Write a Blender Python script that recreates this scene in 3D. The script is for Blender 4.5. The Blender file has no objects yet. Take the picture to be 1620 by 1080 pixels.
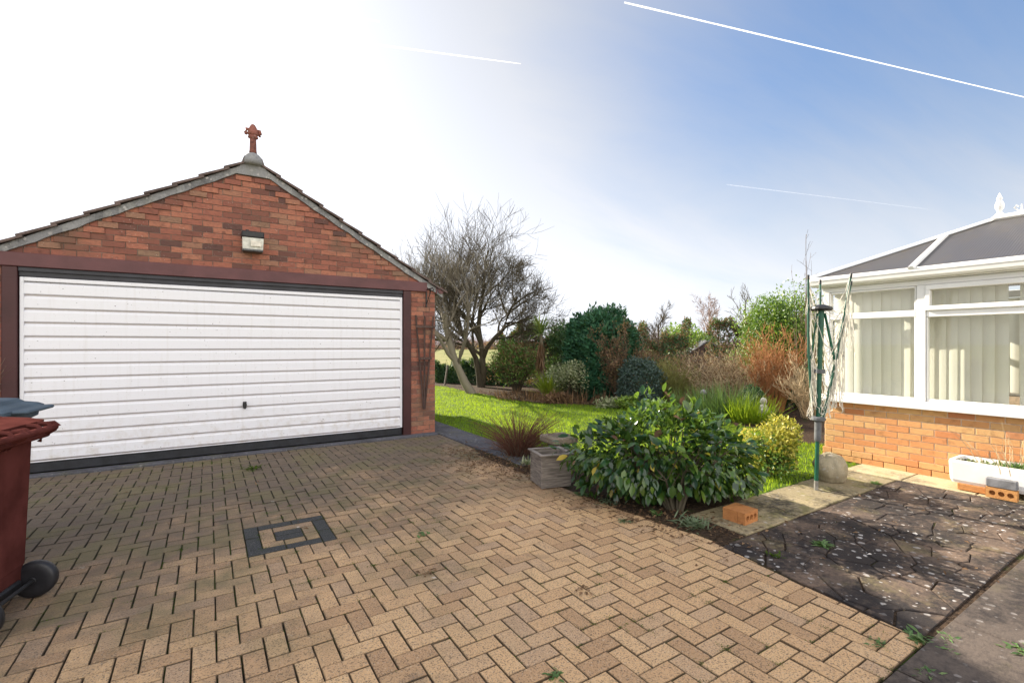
import bpy, math, random
import numpy as np
from mathutils import Vector
random.seed(7); rng = np.random.default_rng(7)
sc = bpy.context.scene
R_ = math.radians
# ------------------------------------------------------------------ camera, sky, sun, exposure
CAMH = 1.48; FPX = 755.0; YAW = R_(32.4)
cd = bpy.data.cameras.new('camera'); cam = bpy.data.objects.new('camera', cd)
sc.collection.objects.link(cam); sc.camera = cam
cam.location = (0, 0, CAMH); cam.rotation_euler = (R_(90), 0, -YAW)
cd.lens = 36 * FPX / 1620; cd.sensor_width = 36; cd.shift_y = 5 / 1620
cd.clip_start = 0.05; cd.clip_end = 30000
SUN_AZ, SUN_EL = R_(13), R_(27)          # azimuth left of +Y
S = Vector((-math.sin(SUN_AZ)*math.cos(SUN_EL), math.cos(SUN_AZ)*math.cos(SUN_EL), math.sin(SUN_EL)))
sc.view_settings.view_transform = 'Standard'; sc.view_settings.look = 'None'
sc.view_settings.exposure = 1.5; sc.view_settings.gamma = 1.0
sl = bpy.data.lights.new('sun', 'SUN'); sl.energy = 5.0; sl.angle = R_(0.5); sl.color = (1, .90, .74)
so = bpy.data.objects.new('sun', sl); sc.collection.objects.link(so)
so.rotation_euler = S.to_track_quat('Z', 'Y').to_euler()
w = bpy.data.worlds.new('World'); sc.world = w; w.use_nodes = True
CLOUD_FILL = 7.0  # brightness of the cloud added behind the view as fill light
def world_nodes():
    nt = w.node_tree; nt.nodes.clear(); N = nt.nodes.new; L = nt.links.new
    out = N('ShaderNodeOutputWorld'); bg = N('ShaderNodeBackground'); L(bg.outputs[0], out.inputs[0])
    sky = N('ShaderNodeTexSky'); sky.sky_type = 'NISHITA'; sky.sun_disc = False
    sky.sun_elevation = SUN_EL; sky.sun_rotation = -SUN_AZ
    sky.air_density = 1.0; sky.dust_density = 1.2; sky.ozone_density = 1.6; sky.altitude = 50
    bg.inputs[1].default_value = 0.12
    # thin cirrus veil: stretched noise on the sky direction, lit white
    tc = N('ShaderNodeTexCoord'); sep = N('ShaderNodeSeparateXYZ'); L(tc.outputs['Generated'], sep.inputs[0])
    def math_(op, a, b=None):
        m = N('ShaderNodeMath'); m.operation = op
        for i, v in enumerate((a, b)):
            if v is None: continue
            if isinstance(v, (int, float)): m.inputs[i].default_value = v
            else: L(v, m.inputs[i])
        return m.outputs[0]
    zz = math_('ADD', math_('MAXIMUM', sep.outputs[2], 0.0), 0.12)
    cx = math_('DIVIDE', sep.outputs[0], zz); cy = math_('DIVIDE', sep.outputs[1], zz)
    cb = N('ShaderNodeCombineXYZ'); L(cx, cb.inputs[0]); L(cy, cb.inputs[1])
    mp = N('ShaderNodeMapping'); mp.inputs['Rotation'].default_value = (0, 0, R_(35)); mp.inputs['Scale'].default_value = (.35, 1.1, 1)
    L(cb.outputs[0], mp.inputs[0])
    nz = N('ShaderNodeTexNoise'); nz.inputs['Scale'].default_value = .9; nz.inputs['Detail'].default_value = 7; nz.inputs['Roughness'].default_value = .58; nz.inputs['Distortion'].default_value = .6
    L(mp.outputs[0], nz.inputs[0])
    mr = N('ShaderNodeMapRange'); L(nz.outputs[0], mr.inputs[0])
    mr.inputs[1].default_value = .34; mr.inputs[2].default_value = .78; mr.inputs[3].default_value = .10; mr.inputs[4].default_value = .55
    vd = N('ShaderNodeVectorMath'); vd.operation = 'DOT_PRODUCT'; L(tc.outputs['Generated'], vd.inputs[0]); vd.inputs[1].default_value = tuple(S)
    ms = N('ShaderNodeMapRange'); L(vd.outputs['Value'], ms.inputs[0]); ms.interpolation_type = 'SMOOTHSTEP'
    for i, v in enumerate((.35, 1.0, 0.0, .95)): ms.inputs[i+1].default_value = v
    mh = N('ShaderNodeMapRange'); L(sep.outputs[2], mh.inputs[0]); mh.interpolation_type = 'SMOOTHSTEP'
    for i, v in enumerate((.0, .50, .72, .05)): mh.inputs[i+1].default_value = v
    fac = math_('MINIMUM', math_('ADD', math_('ADD', mr.outputs[0], ms.outputs[0]), mh.outputs[0]), .97)
    hs = N('ShaderNodeHueSaturation'); L(sky.outputs[0], hs.inputs['Color']); hs.inputs['Saturation'].default_value = 1.38; hs.inputs['Hue'].default_value = .503
    mx = N('ShaderNodeMix'); mx.data_type = 'RGBA'; L(fac, mx.inputs[0]); L(hs.outputs[0], mx.inputs[6])
    # cloud brightness follows the sky luminance around it
    bw = N('ShaderNodeRGBToBW'); L(sky.outputs[0], bw.inputs[0])
    br = math_('MULTIPLY', bw.outputs[0], 1.42); cc = N('ShaderNodeCombineColor')
    L(math_('MULTIPLY', br, .97), cc.inputs[0]); L(math_('MULTIPLY', br, 1.0), cc.inputs[1]); L(math_('MULTIPLY', br, 1.08), cc.inputs[2])
    L(cc.outputs[0], mx.inputs[7])
    # a bank of bright cloud added opposite the sun, unseen, to fill the shade
    nz2 = N('ShaderNodeTexNoise'); nz2.inputs['Scale'].default_value = 1.6; nz2.inputs['Detail'].default_value = 8; nz2.inputs['Roughness'].default_value = .55; L(tc.outputs['Generated'], nz2.inputs[0])
    side = math_('SUBTRACT', math_('MULTIPLY', sep.outputs[1], -1.0), math_('MULTIPLY', sep.outputs[0], .12))
    fill_bank = math_('ADD', math_('MULTIPLY', side, 1.6), math_('SUBTRACT', nz2.outputs[0], .5))
    m2 = N('ShaderNodeMapRange'); L(fill_bank, m2.inputs[0]); m2.interpolation_type = 'SMOOTHSTEP'
    for i, v in enumerate((.12, .55, 0.0, .92)): m2.inputs[i+1].default_value = v
    # soft shoulder: the brightest part of the hazy sky near the sun levels off
    den = math_('DIVIDE', 1.0, math_('ADD', 1.0, math_('DIVIDE', bw.outputs[0], 4.0))); ccd = N('ShaderNodeCombineColor')
    for i in range(3): L(den, ccd.inputs[i])
    mxs = N('ShaderNodeMix'); mxs.data_type = 'RGBA'; mxs.blend_type = 'MULTIPLY'; mxs.inputs[0].default_value = 1.0; L(mx.outputs[2], mxs.inputs[6]); L(ccd.outputs[0], mxs.inputs[7])
    mx2 = N('ShaderNodeMix'); mx2.data_type = 'RGBA'; L(m2.outputs[0], mx2.inputs[0]); L(mxs.outputs[2], mx2.inputs[6]); mx2.inputs[7].default_value = (CLOUD_FILL*1.0, CLOUD_FILL*.975, CLOUD_FILL*.95, 1)
    L(mx2.outputs[2], bg.inputs[0])
world_nodes()

# ------------------------------------------------------------------ helpers
FW = np.array((math.sin(YAW), math.cos(YAW), 0)); RT = np.array((math.cos(YAW), -math.sin(YAW), 0)); UP = np.array((0, 0, 1.0))
def W(px, t, z=0.0):                       # ground position seen in column px at depth t metres
    p = t * (FW + (px - 810) / FPX * RT); return np.array((p[0], p[1], z))
def G(px, py): return W(px, CAMH * FPX / (py - 545))
def H(py, t): return CAMH + (545 - py) / FPX * t
WL = {}
class MB:
    def __init__(s): s.v = []; s.f = []; s.t = []; s.m = []
    def add(s, vs, fs, tint=(.5, .5, .5), mi=0):
        o = len(s.v); s.v += [tuple(map(float, p)) for p in vs]; s.f += [tuple(i + o for i in f) for f in fs]
        s.t += [tint] * len(vs); s.m += [mi] * len(fs)
    def box(s, a, b, bev=0.0, tint=(.5, .5, .5), rot=0, piv=None, mi=0):
        (x0, y0, z0), (x1, y1, z1) = a, b
        if bev <= 0:
            vs = [(x, y, z) for x in (x0, x1) for y in (y0, y1) for z in (z0, z1)]
            fs = [(0, 1, 3, 2), (4, 6, 7, 5), (0, 4, 5, 1), (2, 3, 7, 6), (0, 2, 6, 4), (1, 5, 7, 3)]
        else:
            bev = min(bev, (x1-x0)*.45, (y1-y0)*.45, (z1-z0)*.45)
            vs = []; idx = {}
            X = (x0, x1); Y = (y0, y1); Z = (z0, z1); sg = (1, -1)
            for i in (0, 1):
                for j in (0, 1):
                    for k in (0, 1):
                        for ax in (0, 1, 2):
                            p = [X[i], Y[j], Z[k]]; d = (sg[i], sg[j], sg[k])
                            for q in range(3):
                                if q != ax: p[q] += d[q] * bev
                            idx[i, j, k, ax] = len(vs); vs.append(tuple(p))
            I = idx; fs = []
            for ax in range(3):
                for side in (0, 1):
                    o = [q for q in range(3) if q != ax]; q4 = []
                    for (u, v) in ((0, 0), (1, 0), (1, 1), (0, 1)):
                        c = [0, 0, 0]; c[ax] = side; c[o[0]] = u; c[o[1]] = v; q4.append(I[c[0], c[1], c[2], ax])
                    fl = (side == 1) ^ (ax == 1)
                    fs.append(tuple(q4) if fl else tuple(q4[::-1]))
            for ax in range(3):
                o = [q for q in range(3) if q != ax]
                for u in (0, 1):
                    for v in (0, 1):
                        c0 = [0, 0, 0]; c0[o[0]] = u; c0[o[1]] = v; c1 = list(c0); c1[ax] = 1
                        fs.append((I[c0[0], c0[1], c0[2], o[0]], I[c0[0], c0[1], c0[2], o[1]], I[c1[0], c1[1], c1[2], o[1]], I[c1[0], c1[1], c1[2], o[0]]))
            for i in (0, 1):
                for j in (0, 1):
                    for k in (0, 1): fs.append((I[i, j, k, 0], I[i, j, k, 1], I[i, j, k, 2]))
        if rot:
            c, sn = math.cos(rot), math.sin(rot); px, py = (piv[0], piv[1]) if piv is not None else ((x0+x1)/2, (y0+y1)/2)
            vs = [(px + (x-px)*c - (y-py)*sn, py + (x-px)*sn + (y-py)*c, z) for x, y, z in vs]
        s.add(vs, fs, tint, mi)
    def prism(s, fr, poly, n0, n1, bev=0.0, tint=(.5, .5, .5), back=False):
        # fr = (origin, u, v, n): 2-D polygon extruded from n0 to n1 with a bevelled face
        o, u, v, n = [np.array(q, float) for q in fr]; poly = [np.array(p, float) for p in poly]; k = len(poly)
        c = sum(poly) / k
        P = lambda p, h: o + u*p[0] + v*p[1] + n*h
        ring = [P(p, n0) for p in poly]; r2 = [P(p, n1 - bev) for p in poly]
        vs = ring + r2; fs = [(i, (i+1) % k, k + (i+1) % k, k + i) for i in range(k)]
        if bev > 0:
            ins = []
            for p in poly:
                d = c - p; l = np.linalg.norm(d) + 1e-9; ins.append(p + d/l * min(bev*1.4, l*.4))
            vs = vs + [P(p, n1) for p in ins]
            fs += [(k+i, k+(i+1) % k, 2*k+(i+1) % k, 2*k+i) for i in range(k)] + [tuple(range(2*k, 3*k))]
        else: fs.append(tuple(range(k, 2*k)))
        if back: fs.append(tuple(range(k))[::-1])
        s.add(vs, fs, tint)
    def tube(s, pts, rad, sides=8, tint=(.5, .5, .5), cap=True):
        pts = [np.array(p, float) for p in pts]; k = len(pts)
        if isinstance(rad, (int, float)): rad = [rad]*k
        vs = []
        for i, p in enumerate(pts):
            d = pts[min(i+1, k-1)] - pts[max(i-1, 0)]; d = d/(np.linalg.norm(d)+1e-9)
            a = np.cross(d, (0, 0, 1) if abs(d[2]) < .9 else (1, 0, 0)); a /= np.linalg.norm(a); b = np.cross(d, a)
            for q in range(sides):
                th = 2*math.pi*q/sides; vs.append(p + rad[i]*(a*math.cos(th) + b*math.sin(th)))
        fs = [(i*sides+q, i*sides+(q+1) % sides, (i+1)*sides+(q+1) % sides, (i+1)*sides+q) for i in range(k-1) for q in range(sides)]
        if cap: fs += [tuple(range(sides))[::-1], tuple(range((k-1)*sides, k*sides))]
        s.add(vs, fs, tint)
    def lathe(s, c, prof, sides=20, tint=(.5, .5, .5), axis='z', sx=1, sy=1):
        vs = []
        for r, h in prof:
            for q in range(sides):
                th = 2*math.pi*q/sides; a, b = r*math.cos(th)*sx, r*math.sin(th)*sy
                vs.append({'z': (c[0]+a, c[1]+b, c[2]+h), 'y': (c[0]+a, c[1]+h, c[2]+b), 'x': (c[0]+h, c[1]+a, c[2]+b)}[axis])
        k = len(prof)
        fs = [(i*sides+q, i*sides+(q+1) % sides, (i+1)*sides+(q+1) % sides, (i+1)*sides+q) for i in range(k-1) for q in range(sides)]
        fs += [tuple(range(sides))[::-1], tuple(range((k-1)*sides, k*sides))]
        s.add(vs, fs, tint)
    def build(s, name, mat, parent=None, smooth=False, loc=None):
        return mesh_obj(name, np.array(s.v), s.f, np.array(s.t), mat, parent, smooth, loc, s.m)
def mesh_obj(name, V, Fc, T, mat, parent=None, smooth=False, loc=None, mi=None):
    V = np.asarray(V, float)
    base = np.array(WL[parent.name]) if parent is not None else (np.array(loc, float) if loc is not None else np.zeros(3))
    me = bpy.data.meshes.new(name); fl = Fc.tolist() if isinstance(Fc, np.ndarray) else Fc
    me.from_pydata((V - base).tolist(), [], fl)
    T = np.asarray(T, float)
    at = me.color_attributes.new('tint', 'FLOAT_COLOR', 'POINT')
    col = np.ones((len(V), 4), np.float32); col[:, :3] = T; at.data.foreach_set('color', col.ravel())
    for m in (mat if isinstance(mat, (list, tuple)) else [mat]): me.materials.append(m)
    if mi is not None and len(set(mi)) > 1: me.polygons.foreach_set('material_index', mi)
    if smooth: me.polygons.foreach_set('use_smooth', [True]*len(me.polygons))
    me.validate(); me.update()
    o = bpy.data.objects.new(name, me); sc.collection.objects.link(o)
    if parent is not None: o.parent = parent
    else: o.location = base
    WL[o.name] = base
    return o
def tag(o, label=None, cat=None, group=None, kind=None):
    if label: o['label'] = label
    if cat: o['category'] = cat
    if group: o['group'] = group
    if kind: o['kind'] = kind
    return o
def thing(name, loc, label, cat, group=None):
    o = bpy.data.objects.new(name, None); sc.collection.objects.link(o); o.location = [float(q) for q in loc]
    o.empty_display_size = .1; WL[o.name] = np.array(loc, float); return tag(o, label, cat, group)
def copy_tree(o, parent=None):
    c = o.copy(); sc.collection.objects.link(c)
    if parent is not None: c.parent = parent
    for ch in list(o.children): copy_tree(ch, c)
    return c
def clip_half(poly, a, b, c):              # keep a*x + b*y <= c
    out = []
    for i in range(len(poly)):
        p, q = poly[i], poly[(i+1) % len(poly)]; dp = a*p[0]+b*p[1]-c; dq = a*q[0]+b*q[1]-c
        if dp <= 0: out.append(p)
        if dp*dq < 0: t = dp/(dp-dq); out.append((p[0]+(q[0]-p[0])*t, p[1]+(q[1]-p[1])*t))
    return out
def parea(p): return abs(sum(p[i][0]*p[(i+1) % len(p)][1]-p[(i+1) % len(p)][0]*p[i][1] for i in range(len(p))))/2 if len(p) > 2 else 0
# --- many tubes at once: P (M,K,3), Rd (M,K)
def tubes_np(P, Rd, sides=3, tint=None):
    P = np.asarray(P, float); Rd = np.asarray(Rd, float); M, K, _ = P.shape
    d = np.empty_like(P); d[:, 1:-1] = P[:, 2:]-P[:, :-2]; d[:, 0] = P[:, 1]-P[:, 0]; d[:, -1] = P[:, -1]-P[:, -2]
    d /= np.linalg.norm(d, axis=2, keepdims=True)+1e-9
    ref = np.where(np.abs(d[..., 2:3]) < .9, np.array((0, 0, 1.0)), np.array((1.0, 0, 0)))
    a = np.cross(d, ref); a /= np.linalg.norm(a, axis=2, keepdims=True)+1e-9; b = np.cross(d, a)
    th = np.arange(sides)*2*np.pi/sides
    V = P[:, :, None, :] + Rd[:, :, None, None]*(a[:, :, None, :]*np.cos(th)[:, None] + b[:, :, None, :]*np.sin(th)[:, None])
    idx = np.arange(M*K*sides).reshape(M, K, sides); nx = np.roll(idx, -1, axis=2)
    Fc = np.stack([idx[:, :-1], nx[:, :-1], nx[:, 1:], idx[:, 1:]], axis=-1).reshape(-1, 4)
    if tint is None: tint = rng.random((M, 3))
    T = np.repeat(np.asarray(tint), K*sides, axis=0)
    return V.reshape(-1, 3), Fc, T
def unit(v): return v/(np.linalg.norm(v, axis=-1, keepdims=True)+1e-9)
def leaves_np(pos, axis, nrm, L, Wd, fold=.15, tint=None, curl=.0, rich=False):
    n = len(pos); axis = unit(axis); side = unit(np.cross(axis, nrm)); nn = np.cross(side, axis)
    L = np.broadcast_to(np.asarray(L, float), (n,))[:, None]; Wd = np.broadcast_to(np.asarray(Wd, float), (n,))[:, None]
    if not rich:
        m = pos+axis*L*.42 + nn*Wd*fold
        V = np.stack([pos, m-side*Wd/2, pos+axis*L-nn*L*curl, m+side*Wd/2], axis=1)
        i = np.arange(n)[:, None]*4; Fc = np.concatenate([i+np.array([[0, 1, 2]]), i+np.array([[0, 2, 3]])])
        k = 4
    else:
        up = nn*Wd*fold
        r = lambda f, wd, h: pos+axis*L*f+side*Wd*wd/2+up*h-nn*L*curl*f*f
        V = np.stack([r(0, 0, 0), r(.28, -.86, 1), r(.62, -.92, 1), r(1, 0, 0), r(.62, .92, 1), r(.28, .86, 1), r(.28, 0, 0), r(.62, 0, 0)], axis=1)
        i = np.arange(n)[:, None]*8
        q = [(0, 1, 6, 6), (1, 2, 7, 6), (2, 3, 7, 7), (0, 6, 5, 5), (6, 7, 4, 5), (7, 3, 4, 4)]
        Fc = []
        for f in q:
            f = list(dict.fromkeys(f)); Fc += (i+np.array([f])).tolist()
        k = 8
    if tint is None: tint = rng.random((n, 3))
    T = np.repeat(tint, k, axis=0)
    return V.reshape(-1, 3), Fc, T
def merge(parts):
    V = []; Fc = []; T = []; o = 0
    for v, f, t in parts:
        V.append(v); T.append(t)
        f = f.tolist() if isinstance(f, np.ndarray) else f
        Fc += [[i+o for i in q] for q in f]; o += len(v)
    return np.concatenate(V), Fc, np.concatenate(T)
def rdir(n): return unit(rng.normal(size=(n, 3)))
def blob_points(c, r, n, lobes=9, lob=.45, seed=0, zmin=.0, shell=(.55, 1.05)):
    g = np.random.default_rng(seed); c = np.array(c, float); r = np.array(r, float)
    lc = unit(g.normal(size=(lobes, 3)))*(.35+.32*g.random((lobes, 1))); lr = lob*(.7+.6*g.random(lobes))
    which = g.integers(0, lobes, n); d = unit(g.normal(size=(n, 3))); rad = (shell[0]+(shell[1]-shell[0])*g.random((n, 1))**.7)
    p = lc[which]+d*rad*lr[which][:, None]; out = unit(p+d*.8)
    fl = np.where(p[:, 2] < 0, 1/np.sqrt(np.maximum(.35, 1-p[:, 2]**2)), 1.0); p = p*np.stack([fl, fl, np.ones(n)], 1)
    P = c+p*r; keep = P[:, 2] > zmin
    return P[keep], unit(out/ r)[keep]
def solid_points(c, r, n, pw=.75, seed=0):
    g = np.random.default_rng(seed); d = unit(g.normal(size=(n, 3))); b = 1+.05*np.sin(d[:, 0]*7+seed)+.05*np.sin(d[:, 1]*9+d[:, 2]*5)+.04*np.sin(d[:, 2]*13+d[:, 0]*8)
    sp = unit(g.normal(size=(70, 3))); a_ = (d@sp.T).max(1); b = b+np.clip((a_-.965)/.035, 0, 1)*.16*g.random(n)
    p = np.sign(d)*np.abs(d)**pw*(b*(.62+.42*g.random(n)**.5))[:, None]; return np.array(c)+p*np.array(r), d
def leafy(name, c, r, n, L, Wd, mat, parent, lobes=9, lob=.45, seed=0, up=.3, rand=.9, droop=0.0, rich=False, tw=None, shell=(.55, 1.05), curl=0.05, fold=.15):
    P, O = blob_points(c, r, n, lobes, lob, seed, shell=shell) if lobes > 1 else solid_points(c, r, n, lob, seed)
    P[:, 2] = np.maximum(P[:, 2], .015); n = len(P)
    ax = unit(O*.6+rdir(n)*rand+UP*(up-droop)); nr = unit(O+rdir(n)*.7+UP*.4)
    l = L*(.65+.7*rng.random(n)); parts = [leaves_np(P, ax, nr, l, l*Wd/L, fold, None, curl, rich)]
    V, Fc, T = merge(parts); return mesh_obj(name, V, Fc, T, mat, parent, smooth=False)
def fan_stems(c, n, h, spread, r0, K=6, lean=.25, wob=.05, base=.06, seed=1, hv=.35, up=1.0):
    g = np.random.default_rng(seed); th = g.random(n)*2*np.pi; rr = np.sqrt(g.random(n))
    b = np.array(c)[None]+np.stack([np.cos(th)*rr*base, np.sin(th)*rr*base, np.zeros(n)], 1)
    hh = h*(1-hv+hv*g.random(n)); s = np.linspace(0, 1, K)
    dirx = np.stack([np.cos(th), np.sin(th)], 1)*(rr*spread)[:, None]
    P = np.empty((n, K, 3)); P[:, :, :2] = b[:, None, :2]+dirx[:, None]*(s**(1+lean))[None, :, None]
    P[:, :, 2] = b[:, None, 2]+hh[:, None]*s[None]*up*(1-.25*rr[:, None]*s[None])
    P[:, 1:] += np.cumsum(g.normal(size=(n, K-1, 3))*wob*h/K, axis=1)
    Rd = r0*(1-.8*s)[None]*(.6+.8*g.random((n, 1))); return P, Rd
def side_twigs(P, Rd, per, l, ang=.8, seed=2, K=4, upb=.4):
    g = np.random.default_rng(seed); M, K0, _ = P.shape; n = M*per; m = np.repeat(np.arange(M), per)
    f = .25+.72*g.random(n); x = f*(K0-1); i = np.minimum(x.astype(int), K0-2); fr = (x-i)[:, None]
    p0 = P[m, i]*(1-fr)+P[m, i+1]*fr; d = unit(P[m, i+1]-P[m, i]); ll = l*(.4+.9*g.random(n))*(1.15-.6*f)
    v = unit(d+unit(g.normal(size=(n, 3)))*ang+UP*upb*.3); s = np.linspace(0, 1, K)
    v2 = unit(v+unit(g.normal(size=(n, 3)))*.25+UP*upb)
    Q = p0[:, None]+(v[:, None]*(s*(1-.5*s))[None, :, None]+v2[:, None]*(.5*s*s)[None, :, None])*ll[:, None, None]
    r = (Rd[m, i]*.55)[:, None]*(1-.75*s)[None]; return Q, r

# ------------------------------------------------------------------ materials
class NT:
    def __init__(s, name):
        s.mat = bpy.data.materials.new(name); s.mat.use_nodes = True; s.t = s.mat.node_tree; s.t.nodes.clear()
        s.out = s.t.nodes.new('ShaderNodeOutputMaterial'); s.co = s.t.nodes.new('ShaderNodeTexCoord').outputs['Object']
        g = s.t.nodes.new('ShaderNodeNewGeometry'); s.pos = g.outputs['Position']
        a = s.t.nodes.new('ShaderNodeAttribute'); a.attribute_name = 'tint'
        q = s.t.nodes.new('ShaderNodeSeparateColor'); s.t.links.new(a.outputs[0], q.inputs[0]); s.tr, s.tg, s.tb = q.outputs
    def set(s, sock, v):
        if isinstance(v, bpy.types.NodeSocket): s.t.links.new(v, sock)
        elif isinstance(v, tuple) and sock.type == 'RGBA' and len(v) == 3: sock.default_value = (*v, 1)
        elif v is not None: sock.default_value = v
    def noise(s, scale, det=4, rough=.55, vec=None, st=None, dist=0):
        n = s.t.nodes.new('ShaderNodeTexNoise'); vec = vec or s.pos
        if st:
            m = s.t.nodes.new('ShaderNodeMapping'); s.set(m.inputs[0], vec); m.inputs['Scale'].default_value = st; vec = m.outputs[0]
        s.set(n.inputs['Vector'], vec); n.inputs['Scale'].default_value = scale; n.inputs['Detail'].default_value = det
        n.inputs['Roughness'].default_value = rough; n.inputs['Distortion'].default_value = dist; return n.outputs[0]
    def voro(s, scale, feat='F1', vec=None, out='Distance', rand=1):
        n = s.t.nodes.new('ShaderNodeTexVoronoi'); n.feature = feat; s.set(n.inputs['Vector'], vec or s.pos); n.inputs['Scale'].default_value = scale
        n.inputs['Randomness'].default_value = rand
        return n.outputs[out]
    def rng(s, x, a, b, c=0.0, d=1.0, smooth=True):
        n = s.t.nodes.new('ShaderNodeMapRange'); s.set(n.inputs[0], x)
        if smooth: n.interpolation_type = 'SMOOTHSTEP'
        for i, v in enumerate((a, b, c, d)): n.inputs[i+1].default_value = v
        return n.outputs[0]
    def m(s, op, a, b=None, c=None):
        n = s.t.nodes.new('ShaderNodeMath'); n.operation = op
        for i, v in enumerate((a, b, c)):
            if v is not None: s.set(n.inputs[i], v)
        return n.outputs[0]
    def mix(s, f, a, b, mode='MIX'):
        n = s.t.nodes.new('ShaderNodeMix'); n.data_type = 'RGBA'; n.blend_type = mode; s.set(n.inputs[0], f); s.set(n.inputs[6], a); s.set(n.inputs[7], b); return n.outputs[2]
    def ramp(s, x, stops):
        n = s.t.nodes.new('ShaderNodeValToRGB'); s.set(n.inputs[0], x); e = n.color_ramp.elements
        e[0].position, e[0].color = stops[0][0], (*stops[0][1], 1); e[1].position, e[1].color = stops[-1][0], (*stops[-1][1], 1)
        for p, c in stops[1:-1]: q = e.new(p); q.color = (*c, 1)
        return n.outputs[0]
    def xyz(s, vec=None):
        n = s.t.nodes.new('ShaderNodeSeparateXYZ'); s.set(n.inputs[0], vec or s.pos); return n.outputs
    def bump(s, h, st=.3, d=.01):
        n = s.t.nodes.new('ShaderNodeBump'); s.set(n.inputs['Height'], h); n.inputs['Strength'].default_value = st; n.inputs['Distance'].default_value = d; return n.outputs[0]
    def bsdf(s, col, rough=.7, bump=None, metal=0.0, spec=.5, trans=0.0, coat=0.0):
        n = s.t.nodes.new('ShaderNodeBsdfPrincipled'); s.set(n.inputs['Base Color'], col); s.set(n.inputs['Roughness'], rough)
        s.set(n.inputs['Metallic'], metal); s.set(n.inputs['Specular IOR Level'], spec); s.set(n.inputs['Transmission Weight'], trans); s.set(n.inputs['Coat Weight'], coat)
        if bump is not None: s.set(n.inputs['Normal'], bump)
        return n.outputs[0]
    def mixsh(s, f, a, b):
        n = s.t.nodes.new('ShaderNodeMixShader'); s.set(n.inputs[0], f); s.set(n.inputs[1], a); s.set(n.inputs[2], b); return n.outputs[0]
    def end(s, sh): s.t.links.new(sh, s.out.inputs[0]); return s.mat
def m_plain(name, col, rough=.6, var=.25, sc_=6, bump=.15, fine=90, metal=0.0, spec=.5, st=None):
    n = NT(name); f = n.noise(sc_, 5, st=st); g = n.noise(fine, 3, st=st)
    c = n.mix(n.rng(f, .3, .7), tuple(q*(1-var) for q in col), tuple(min(1, q*(1+var)) for q in col))
    return n.end(n.bsdf(c, n.rng(g, .2, .8, rough*.85, min(1, rough*1.15)), n.bump(g, bump, .004), metal, spec))
def m_leaf(name, cols, rough=.45, tr=.4, spec=.5, tcol=None):
    n = NT(name); k = len(cols); c = n.ramp(n.tr, [(i/(k-1), q) for i, q in enumerate(cols)])
    c = n.mix(n.m('MULTIPLY', n.tg, .35), c, tuple(q*.45 for q in cols[0]))
    b = n.bsdf(c, rough, None, 0, spec); t = n.t.nodes.new('ShaderNodeBsdfTranslucent')
    n.set(t.inputs[0], n.mix(.55, c, tcol or (.22, .34, .03))); return n.end(n.mixsh(tr, b, t.outputs[0]))
def m_twig(name, a, b, rough=.85):
    n = NT(name); f = n.noise(18, 4, st=(1, 1, .3)); c = n.mix(n.m('MULTIPLY_ADD', n.tr, .6, n.m('MULTIPLY', f, .4)), a, b)
    return n.end(n.bsdf(c, rough, n.bump(n.noise(60, 3, st=(1, 1, .25)), .5, .01), 0, .25))
def mk_paver():
    n = NT('block_paving'); x, y, z = n.xyz()
    base = n.ramp(n.tr, [(0, (.42, .255, .135)), (.3, (.54, .335, .175)), (.7, (.62, .40, .21)), (1, (.46, .30, .18))])
    sp = n.noise(115, 4, .8); base = n.mix(n.rng(sp, .51, .60, 0, .85), base, (.085, .06, .044))
    sp2 = n.noise(160, 2, .6, st=(1.1, .9, 1)); base = n.mix(n.rng(sp2, .60, .68, 0, .6), base, (.62, .52, .40))
    # algae and traffic film, heaviest at the garage; its rightward fade paints warm light
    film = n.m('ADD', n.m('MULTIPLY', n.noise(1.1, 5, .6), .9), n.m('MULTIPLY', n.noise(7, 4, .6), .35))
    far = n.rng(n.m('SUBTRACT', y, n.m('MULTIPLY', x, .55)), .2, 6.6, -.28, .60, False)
    film_light = n.rng(n.m('ADD', film, far), .48, 1.05, 0, .88)
    base = n.mix(film_light, base, n.mix(n.rng(n.noise(2.2, 4), .45, .62), (.085, .070, .057), (.095, .088, .048)))
    oil = n.rng(n.noise(1.7, 3, .5, dist=.8), .63, .74, 0, .45); base = n.mix(oil, base, (.06, .052, .05))
    pale = n.rng(n.voro(2.2), .0, .06, .8, 0); pale = n.m('MULTIPLY', pale, n.rng(n.noise(40, 3), .4, .6)); base = n.mix(pale, base, (.6, .57, .52))
    ch = n.mix(n.rng(sp, .52, .64, 0, .55), (.020, .022, .027), (.20, .20, .21)); ch = n.mix(n.m('MULTIPLY', film_light, .35), ch, (.07, .07, .05))
    base = n.mix(n.tg, base, ch)                                     # charcoal blocks of the inlay
    base = n.mix(n.m('MULTIPLY', n.tb, .75), base, (.03, .026, .02))
    h = n.m('ADD', n.m('MULTIPLY', n.noise(170, 3, .7), .6), n.m('MULTIPLY', n.noise(22, 3), .8))
    return n.end(n.bsdf(base, .82, n.bump(h, .8, .008), 0, .35))
def mk_joint():
    n = NT('joint_sand'); f = n.noise(5, 5, .65); c = n.mix(n.rng(f, .44, .56), (.032, .027, .02), (.055, .085, .018))
    return n.end(n.bsdf(c, .95, n.bump(n.noise(120, 3), .8, .01), 0, .1))
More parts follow.
